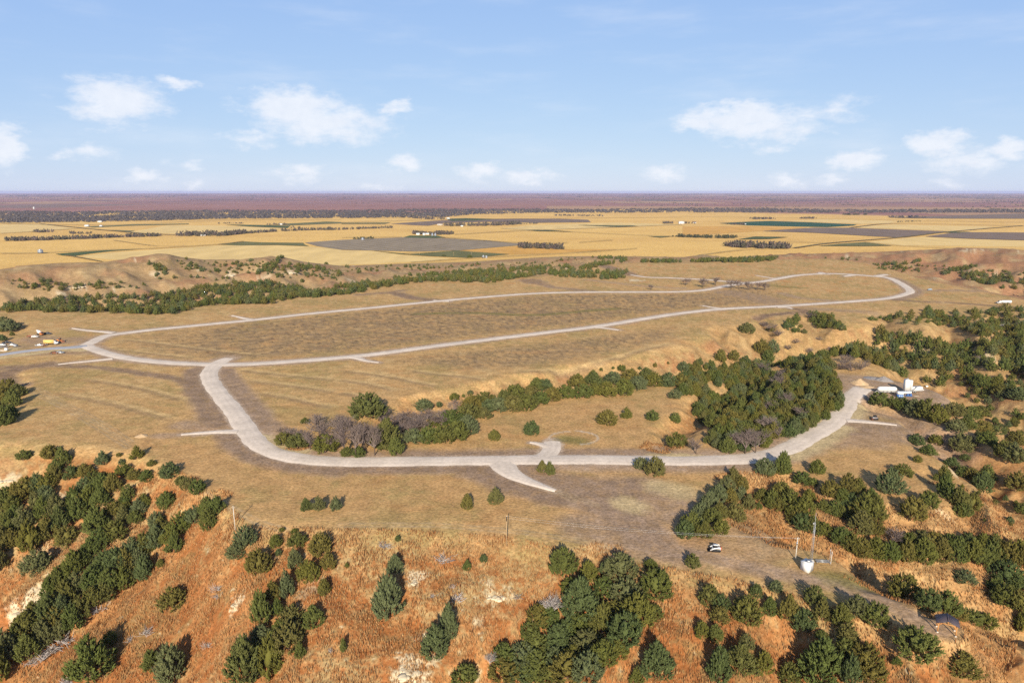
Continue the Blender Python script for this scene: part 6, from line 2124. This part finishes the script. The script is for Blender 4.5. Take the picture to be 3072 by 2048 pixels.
def wire(a, b, sag, label):
    a, b = np.array(a), np.array(b)
    s = np.linspace(0, 1, 17)
    P = [a + (b - a) * q - np.array([0, 0, sag * 4 * q * (1 - q)]) for q in s]
    v, f = tube(P, [.022] * len(P), 4)
    link('power_line', mesh_np('power_line', v, f, M['steel']), None, None, label=label, category='wire', group='wires between the power poles')


wire((wx_, wy_, wz_ + 10.45), (ux - .55, uy, uz + 7.25), 1.2, 'thin sagging power line strung between the slim pole and the shed pole')
wire((wx_, wy_, wz_ + 9.7), (ux + .85, uy, uz + 7.25), 1.5, 'thin sagging power line strung between the slim pole and the shed pole')
for i, p in enumerate([(2082, 1729), (2196, 1726), (2370, 1700), (2140, 1738)]):
    x, y, z = spot(*p)
    link('fence_post', mesh_np('fence_post', *cyl((0, 0, -.2), (.05, 0, 1.35), .07, .06, 6), M['pole']), None, (x, y, z), label='short wooden fence post in rough grass beside the dirt track', category='post', group='fence posts along the dirt track')

# --- timber shelter
cx0, cy0, cz0 = [], [], []
for p in ((2814, 1895), (2856, 1908), (2819, 1880), (2862, 1891)):
    x, y, z = spot(*p)
    cx0.append(x); cy0.append(y); cz0.append(z)
sx_, sy_ = sum(cx0) / 4, sum(cy0) / 4
t = thing('timber_shelter', 'open timber shelter with dark plum gable roof at the end of the dirt track', 'shelter', (sx_, sy_, hz(sx_, sy_) + 0), R_(-27))
SW, SD, SH = 4.5, 3.3, 2.75
for a in (-1, 1):
    for b in (-1, 1):
        px_, py_ = a * SW / 2 * .88, b * SD / 2 * .8
        ca, sa = math.cos(R_(-27)), math.sin(R_(-27))
        gz = float(hz(sx_ + px_ * ca - py_ * sa, sy_ + px_ * sa + py_ * ca) - hz(sx_, sy_))
        po = part('post', box(px_, py_, gz + .25, .24, .24, SH - gz - .25), M['timber'], t)
        part('footing', box(px_, py_, gz - .25, .4, .4, .498), M['concrete'], po)
        part('brace', cyl((px_, py_, SH - .8), (px_ * .62, py_, SH + .05), .075, None, 5), M['timber'], t)
for b in (-1, 1):
    part('truss', [cyl((-SW / 2, b * SD * .42, SH + .1), (SW / 2, b * SD * .42, SH + .1), .11, None, 6), cyl((0, b * SD * .42, SH + .1), (0, b * SD * .42, SH + 1.05), .09, None, 6),
                   cyl((-SW / 2, b * SD * .42, SH + .12), (0, b * SD * .42, SH + 1.1), .1, None, 6), cyl((SW / 2, b * SD * .42, SH + .12), (0, b * SD * .42, SH + 1.1), .1, None, 6)], M['timber'], t)
for a in (-1, 1):
    part('beam', box(a * SW * .44, 0, SH - .02, .2, SD, .24), M['timber'], t)
    prof = [(0, SH + 1.25), (a * (SW / 2 + .35), SH + .12), (a * (SW / 2 + .35), SH + .20), (0, SH + 1.34)]
    rp_ = part('roof_panel', prism(prof if a > 0 else prof[::-1], -SD / 2 - .35, SD / 2 + .35), M['roof'], t)
    for k in range(8):
        yy = -SD / 2 - .3 + k * (SD + .6) / 7
        part('roof_rib', cyl((a * .05, yy, SH + 1.33), (a * (SW / 2 + .33), yy, SH + .215), .02, None, 4, False), M['roof'], rp_)
part('ridge_cap', box(0, 0, SH + 1.30, .22, SD + .74, .07), M['roof'], t)

# --- concrete batch plant
def ground_at(x, y):
    return float(hz(x, y))


ax, ay, az_ = spot(2660, 1180)
t = thing('cement_silo', 'long white horizontal cement silo on wheels at the batch plant', 'silo', (ax, ay, az_), R_(-4))
prof = [(-5.3, .1), (-5.1, .7), (-4.4, 1.25), (-3.6, 1.42), (3.6, 1.42), (4.4, 1.25), (5.0, .8), (5.3, .1)]
part('tank', sh(lathe_x(prof, 18), (0, 0, 2.65)), M['tank'], t, True)
part('hopper', [box(-3.2 + 2.1 * k, 0, .75, .4, .4, .85, (4.2, 4.2)) for k in range(4)], M['tank'], t)
for s in (-1, 1):
    part('frame_rail', box(0, s * .75, .95, 10.2, .16, .24), M['grey'], t)
part('leg', [box(4.3, s * .8, 0, .2, .2, 1.0) for s in (-1, 1)], M['grey'], t)
wheels(t, (-4.2, -3.0), 1.15, .5, .35)
part('emblem', [box(-.9 + .12 * k, -1.44 + .03 * abs(k - 5) * .2, 2.75 + .34 * math.sin(math.pi * k / 10), .14, .03, .12) for k in range(11)], M['navy'], t)
part('fill_pipe', [cyl((-4.8, -.9, .6), (-4.8, -.9, 3.2), .08, None, 6), cyl((-6.4, 0, .7), (-5.2, 0, 1.6), .12, None, 6)], M['white'], t)
ax, ay, az_ = spot(2718, 1178)
t = thing('batch_tower', 'tall white round-shouldered silo tower with ladder cage at the batch plant', 'silo', (ax, ay, az_), R_(-4))
body = [(-1.35, 1.6), (1.35, 1.6), (1.35, 7.0), (1.1, 7.5), (.5, 7.85), (-.5, 7.85), (-1.1, 7.5), (-1.35, 7.0)]
part('bin', prism(body, -1.3, 1.3), M['white'], t)
part('side_bin', [box(2.05, .2, 1.5, 1.25, 1.9, 5.9)], M['white'], t)
part('leg', [box(a * 1.1, b * 1.0, 0, .25, .25, 1.6) for a in (-1, 1) for b in (-1, 1)], M['white'], t)
part('ladder', [cyl((1.42, -1.4, .4), (1.42, -1.4, 7.6), .05, None, 5), cyl((1.85, -1.4, .4), (1.85, -1.4, 7.6), .05, None, 5)] + [cyl((1.42, -1.4, .7 + .5 * k), (1.85, -1.4, .7 + .5 * k), .03, None, 4, False) for k in range(14)], M['steel'], t)
part('dust_filter', cyl((0, 0, 7.85), (0, 0, 8.5), .45, .4, 10), M['grey'], t)
part('emblem', [box(-.35 + .1 * k, -1.315, 5.4 + .3 * math.sin(math.pi * k / 7), .12, .03, .1) for k in range(8)] + [box(-.1, -1.315, 6.7, 1.4, .03, .28)], M['navy'], t)
ax, ay, az_ = spot(2699, 1192)
t = thing('mixer_unit', 'white and blue mixer unit with a raised feed trough at the batch plant', 'machine', (ax, ay, az_), R_(-12))
part('base_cabinet', box(0, 0, .25, 2.9, 2.3, 1.75), M['blue'], t)
part('upper_hood', box(0, 0, 2.002, 3.0, 2.4, 1.45), M['white'], t)
part('feed_trough', [sh(prism([(0, 0), (4.2, .5), (4.2, 1.4), (0, 1.0)], -.8, .8), (1.55, 1.1, 2.2))], M['white'], t)
part('window', [box(-.6 + .9 * k, -1.165, .7, .5, .03, .8) for k in range(3)], M['paleblue'], t)
part('skid', [box(0, s * .9, 0, 3.3, .25, .248) for s in (-1, 1)], M['black'], t)
ax, ay, az_ = spot(2725, 1188)
t = thing('pump_skid', 'blue pump skid with pipework in front of the silo tower', 'machine', (ax, ay, az_), R_(-6))
part('frame', [box(0, s * .7, .1, 3.6, .2, .3) for s in (-1, 1)], M['blue'], t)
part('pump', [cyl((-1.0, 0, .9), (.2, 0, .9), .45, None, 10), box(1.1, 0, .42, .9, 1.0, 1.0)], M['blue'], t)
part('pipe', [cyl((-1.5, .5, .4), (-1.5, .5, 1.9), .09, None, 6), cyl((-1.5, .5, 1.9), (1.4, .5, 1.9), .09, None, 6), cyl((1.4, .5, 1.9), (1.4, .5, .8), .09, None, 6)], M['white'], t)
ax, ay, az_ = spot(2749, 1176)
t = thing('aggregate_trailer', 'white aggregate bin trailer with pointed drawbar behind the silo tower', 'trailer', (ax, ay, az_), R_(6))
part('bin', prism([(-3.4, 1.0), (2.6, 1.0), (3.0, 1.9), (2.6, 3.3), (-2.6, 3.2), (-3.7, 2.0)], -1.25, 1.25), M['white'], t)
part('drawbar', prism([(2.6, 1.0), (4.4, 1.1), (4.4, 1.25), (2.8, 1.6)], -.4, .4), M['white'], t)
part('vent', [cyl((-2.0 + 1.3 * k, -1.27, 2.2), (-2.0 + 1.3 * k, -1.24, 2.2), .14, None, 8) for k in range(4)], M['grey'], t)
wheels(t, (-2.4, -1.3), 1.2, .5, .35)
part('conveyor', [sh(prism([(0, 0), (.4, 0), (4.2, 3.4), (3.8, 3.5)], -.35, .35), (-5.4, -1.9, .3))], M['grey'], t)
ax, ay, az_ = spot(2780, 1161)
t = thing('storage_tote', 'single white storage tote at the edge of the batch plant pad', 'container', (ax, ay, az_), R_(5))
part('tank', box(0, 0, .16, 1.5, 1.3, 1.15), M['white'], t)
part('pallet', box(0, 0, 0, 1.6, 1.4, .158), M['pole'], t)
part('cap', cyl((0, 0, 1.31), (0, 0, 1.4), .2, None, 8), M['black'], t)
ax, ay, az_ = spot(2752, 1189)
t = thing('plank_stack', 'loose pale planks lying on the dirt beside the pump skid', 'planks', (ax, ay, az_), R_(-14))
for k in range(4):
    part('plank', box(-.3 * k, -.5 + .4 * k, .03 + .0 * k, 3.4 - .3 * k, .25, .08), M['concrete'] if k % 2 else M['pole'], t)


def pile(name, label, px, py, rad, hgt, mat, squash=.8, seed=0):
    x, y, z = spot(px, py)
    g = np.random.default_rng(seed)
    n, m = 9, 26
    V = [(0, 0, hgt)]
    for i in range(1, n + 1):
        q = i / n
        for k in range(m):
            a = 2 * math.pi * k / m
            rr = rad * q * (1 + .13 * perlin(np.array([math.cos(a) * 1.7]), np.array([math.sin(a) * 1.7]), seed)[0] * 2)
            zz = hgt * (1 - q) ** 1.05 * (1 + g.normal(0, .06))
            X, Y = rr * math.cos(a), rr * math.sin(a) * squash
            V.append((X, Y, (zz if i < n else -.3) + float(hz(x + X, y + Y)) - z))
    F = [(0, 1 + k, 1 + (k + 1) % m) for k in range(m)]
    for i in range(n - 1):
        for k in range(m):
            a, b = 1 + i * m + k, 1 + i * m + (k + 1) % m
            F += [(a, a + m, b + m), (a, b + m, b)]
    link(name, mesh_np(name, np.array(V), np.array(F), mat), None, (x, y, z), label=label, category='pile')


pile('sand_pile', 'tan sand pile heaped beside the batch plant pad', 2578, 1150, 5.5, 3.0, M['sand'], 1.0, 3)
pile('sand_pile', 'low spread of sand between the sand pile and the white silo', 2600, 1160, 4.5, .8, M['sand'], .7, 4)
pile('gravel_pile', 'grey gravel pile with dark ribbed face behind the white silo', 2652, 1140, 5.5, 2.4, M['stone'], 1.0, 5)
pile('gravel_pile', 'flat grey gravel spread between sand pile and gravel heap', 2618, 1134, 6.0, .7, M['stone'], .8, 6)
pile('sand_pile', 'little sand heap on turf at the end of the driveway stub', 425, 1308, 3.2, 1.1, M['sand'], .8, 7)
pile('earth_mound', 'cut earth mound of rough straw by the track above the shelter row', 2618, 1756, 2.8, 1.9, M['earth'], .8, 8)

# --- the valley: bins, farm buildings, lone trees
def plain_spot(px, py):
    x, y = on_plane(np.array([px]), np.array([py]), PLAIN)
    return float(x[0]), float(y[0]), PLAIN + .1


def bin_(label, px, py, wpx, hpx):
    x, y, z = plain_spot(px, py)
    pm = math.hypot(x, y) / FPX
    r, h = wpx * pm / 2, hpx * pm
    t = thing('grain_bin', label, 'grain bin', (x, y, z))
    part('wall', [cyl((0, 0, h * .7 * k / 7), (0, 0, h * .7 * (k + .93) / 7), r * (1 if k % 2 else .992), None, 20, False) for k in range(7)], M['bin'], t)
    part('roof', cyl((0, 0, h * .69), (0, 0, h * .95), r * 1.04, r * .12, 20), M['bin'], t)
    part('cap', cyl((0, 0, h * .95), (0, 0, h), r * .14, None, 8), M['silver'], t)
    part('door', box(0, -r, 0, r * .4, .3, h * .3), M['grey'], t)


bin_('steel grain bin alone at the corner of golden stubble', 122, 760, 12, 11)
bin_('domed steel grain bin in front of the evergreen clump', 1088, 720, 9, 7)
bin_('squat steel grain bin beside a dark round tree at a green field', 1450, 774, 8, 9)
bin_('blue-sided steel bin nudging the squat one', 1459, 774, 7, 8)
bin_('first white-grey bin of the farmstead pair', 1297, 708, 6, 9)
bin_('second white-grey bin of the farmstead pair', 1306, 708, 6, 9)


def barn(label, px, py, wpx, hpx, rz=0.0, wall='white', roof='tank'):
    x, y, z = plain_spot(px, py)
    pm = math.hypot(x, y) / FPX
    w, h = wpx * pm, hpx * pm
    d = min(w * .7, 14)
    t = thing('farm_building', label, 'building', (x, y, z), rz)
    part('wall', prism([(-w / 2, 0), (w / 2, 0), (w / 2, h * .6), (-w / 2, h * .6)], -d / 2, d / 2), M[wall], t)
    v, f = prism([(-d / 2 - .4, h * .6), (d / 2 + .4, h * .6), (0, h)], -w / 2 - .4, w / 2 + .4)
    part('roof', (v[:, [1, 0, 2]], f[:, ::-1]), M[roof], t)
    part('door', box(-w * .2, -d / 2 - .06, 0, w * .18, .1, h * .42), M['grey'], t)
    for k in (0.05, .3):
        part('window', box(w * k, -d / 2 - .06, h * .2, w * .09, .1, h * .2), M['glass'], t)


barn('long white machine shed in front of the dark shelter belt', 1254, 705, 10, 6)
barn('white gabled barn in the middle of the farmstead', 1272, 706, 7, 7, .4)
barn('low white shed between gabled barn and grain bins', 1284, 704, 13, 5)
barn('white farmhouse with pale gable among bare trees on the plain', 2044, 672, 15, 8, .1)
barn('second white house with brown roof near the bare trees on the plain', 2084, 671, 7, 6, 0, 'white', 'brownroof')
barn('tan house with brown roof at the end of the broad dark wood', 1320, 676, 15, 7, 0, 'concrete', 'brownroof')
barn('tiny white shed at the foot of the broad dark wood', 1386, 680, 7, 4)
barn('white farm shed inside the far tree belt', 300, 667, 9, 4)
barn('white farmhouse beside small trees on the far plain', 261, 680, 9, 5)
barn('second white farm shed past the small trees on the far plain', 303, 680, 6, 4)
barn('white shed under the thick tree belt end', 610, 708, 12, 4)
barn('white house by the small dark grove near winter wheat', 843, 675, 8, 4)
barn('white barn at the edge of the wood by the ploughed field', 1345, 657, 9, 4)
barn('white cottage at the corner of the irrigated green field', 2236, 674, 4, 3)
barn('white barn beyond the river wood', 187, 649, 10, 3)
barn('second white barn beyond the river wood', 258, 649, 10, 3)
barn('pale elevator building in front of the far river trees', 102, 628, 3, 6, 0, 'tank', 'tank')

for lab, px, py, w, h, nm in (('dark round tree standing beside the squat steel grain bin', 1409, 774, 17, 11, 'round_tree'), ('low dark bush on the edge of the green field', 1332, 769, 13, 6, 'round_bush'), ('single dark tree on the golden field edge behind the hills', 979, 796, 13, 11, 'round_tree')):
    x, y, z = plain_spot(px, py)
    pm = math.hypot(x, y) / FPX
    t = thing(nm, lab, 'tree', (x, y, z))
    t.scale = (w * pm, w * pm, h * pm)
    link('crown', CED_ME[3], t)
    link('trunk', CED_TRUNK, t)
for i, px in enumerate((1209, 1258, 1361, 1414)):
    x, y, z = plain_spot(px, 766 + (i > 1) * 4 if i else 762)
    pm = math.hypot(x, y) / FPX
    o = thing('utility_pole', 'thin pole of the power line crossing the green field on the plain', 'pole', (x, y, z), 0, 'power poles on the plain')
    part('shaft', cyl((0, 0, 0), (0, 0, 13 * pm), .25, .18, 6), M['pole'], o)
    part('crossarm', box(0, 0, 12 * pm, 3.0, .25, .3), M['pole'], o)

# ------------------------------------------------------------------ air
def build_haze():
    m = bpy.data.materials.new('valley_haze')
    m.use_nodes = True
    g = NT(m.node_tree)
    vol = g.n('ShaderNodeVolumePrincipled')
    vol.inputs['Color'].default_value = HAZE_COL
    vol.inputs['Density'].default_value = HAZE_DENS
    vol.inputs['Anisotropy'].default_value = 0.0
    o = g.n('ShaderNodeOutputMaterial')
    g.put(o.inputs['Volume'], vol.outputs[0])
    lo, hi = float(GZ.min()) - 1.0, H + 25.0
    s = 66000.0
    v, f = box(0, 0, lo, 2 * s, 2 * s, hi - lo)
    link('haze', mesh_np('haze', v, f, m), kind='stuff', label='thin blue haze over the valley', category='haze')
    m.cycles.homogeneous_volume = True if hasattr(m.cycles, 'homogeneous_volume') else None


HAZE_COL = (.58, .66, 1.0, 1)
HAZE_DENS = 2.1e-5
build_haze()
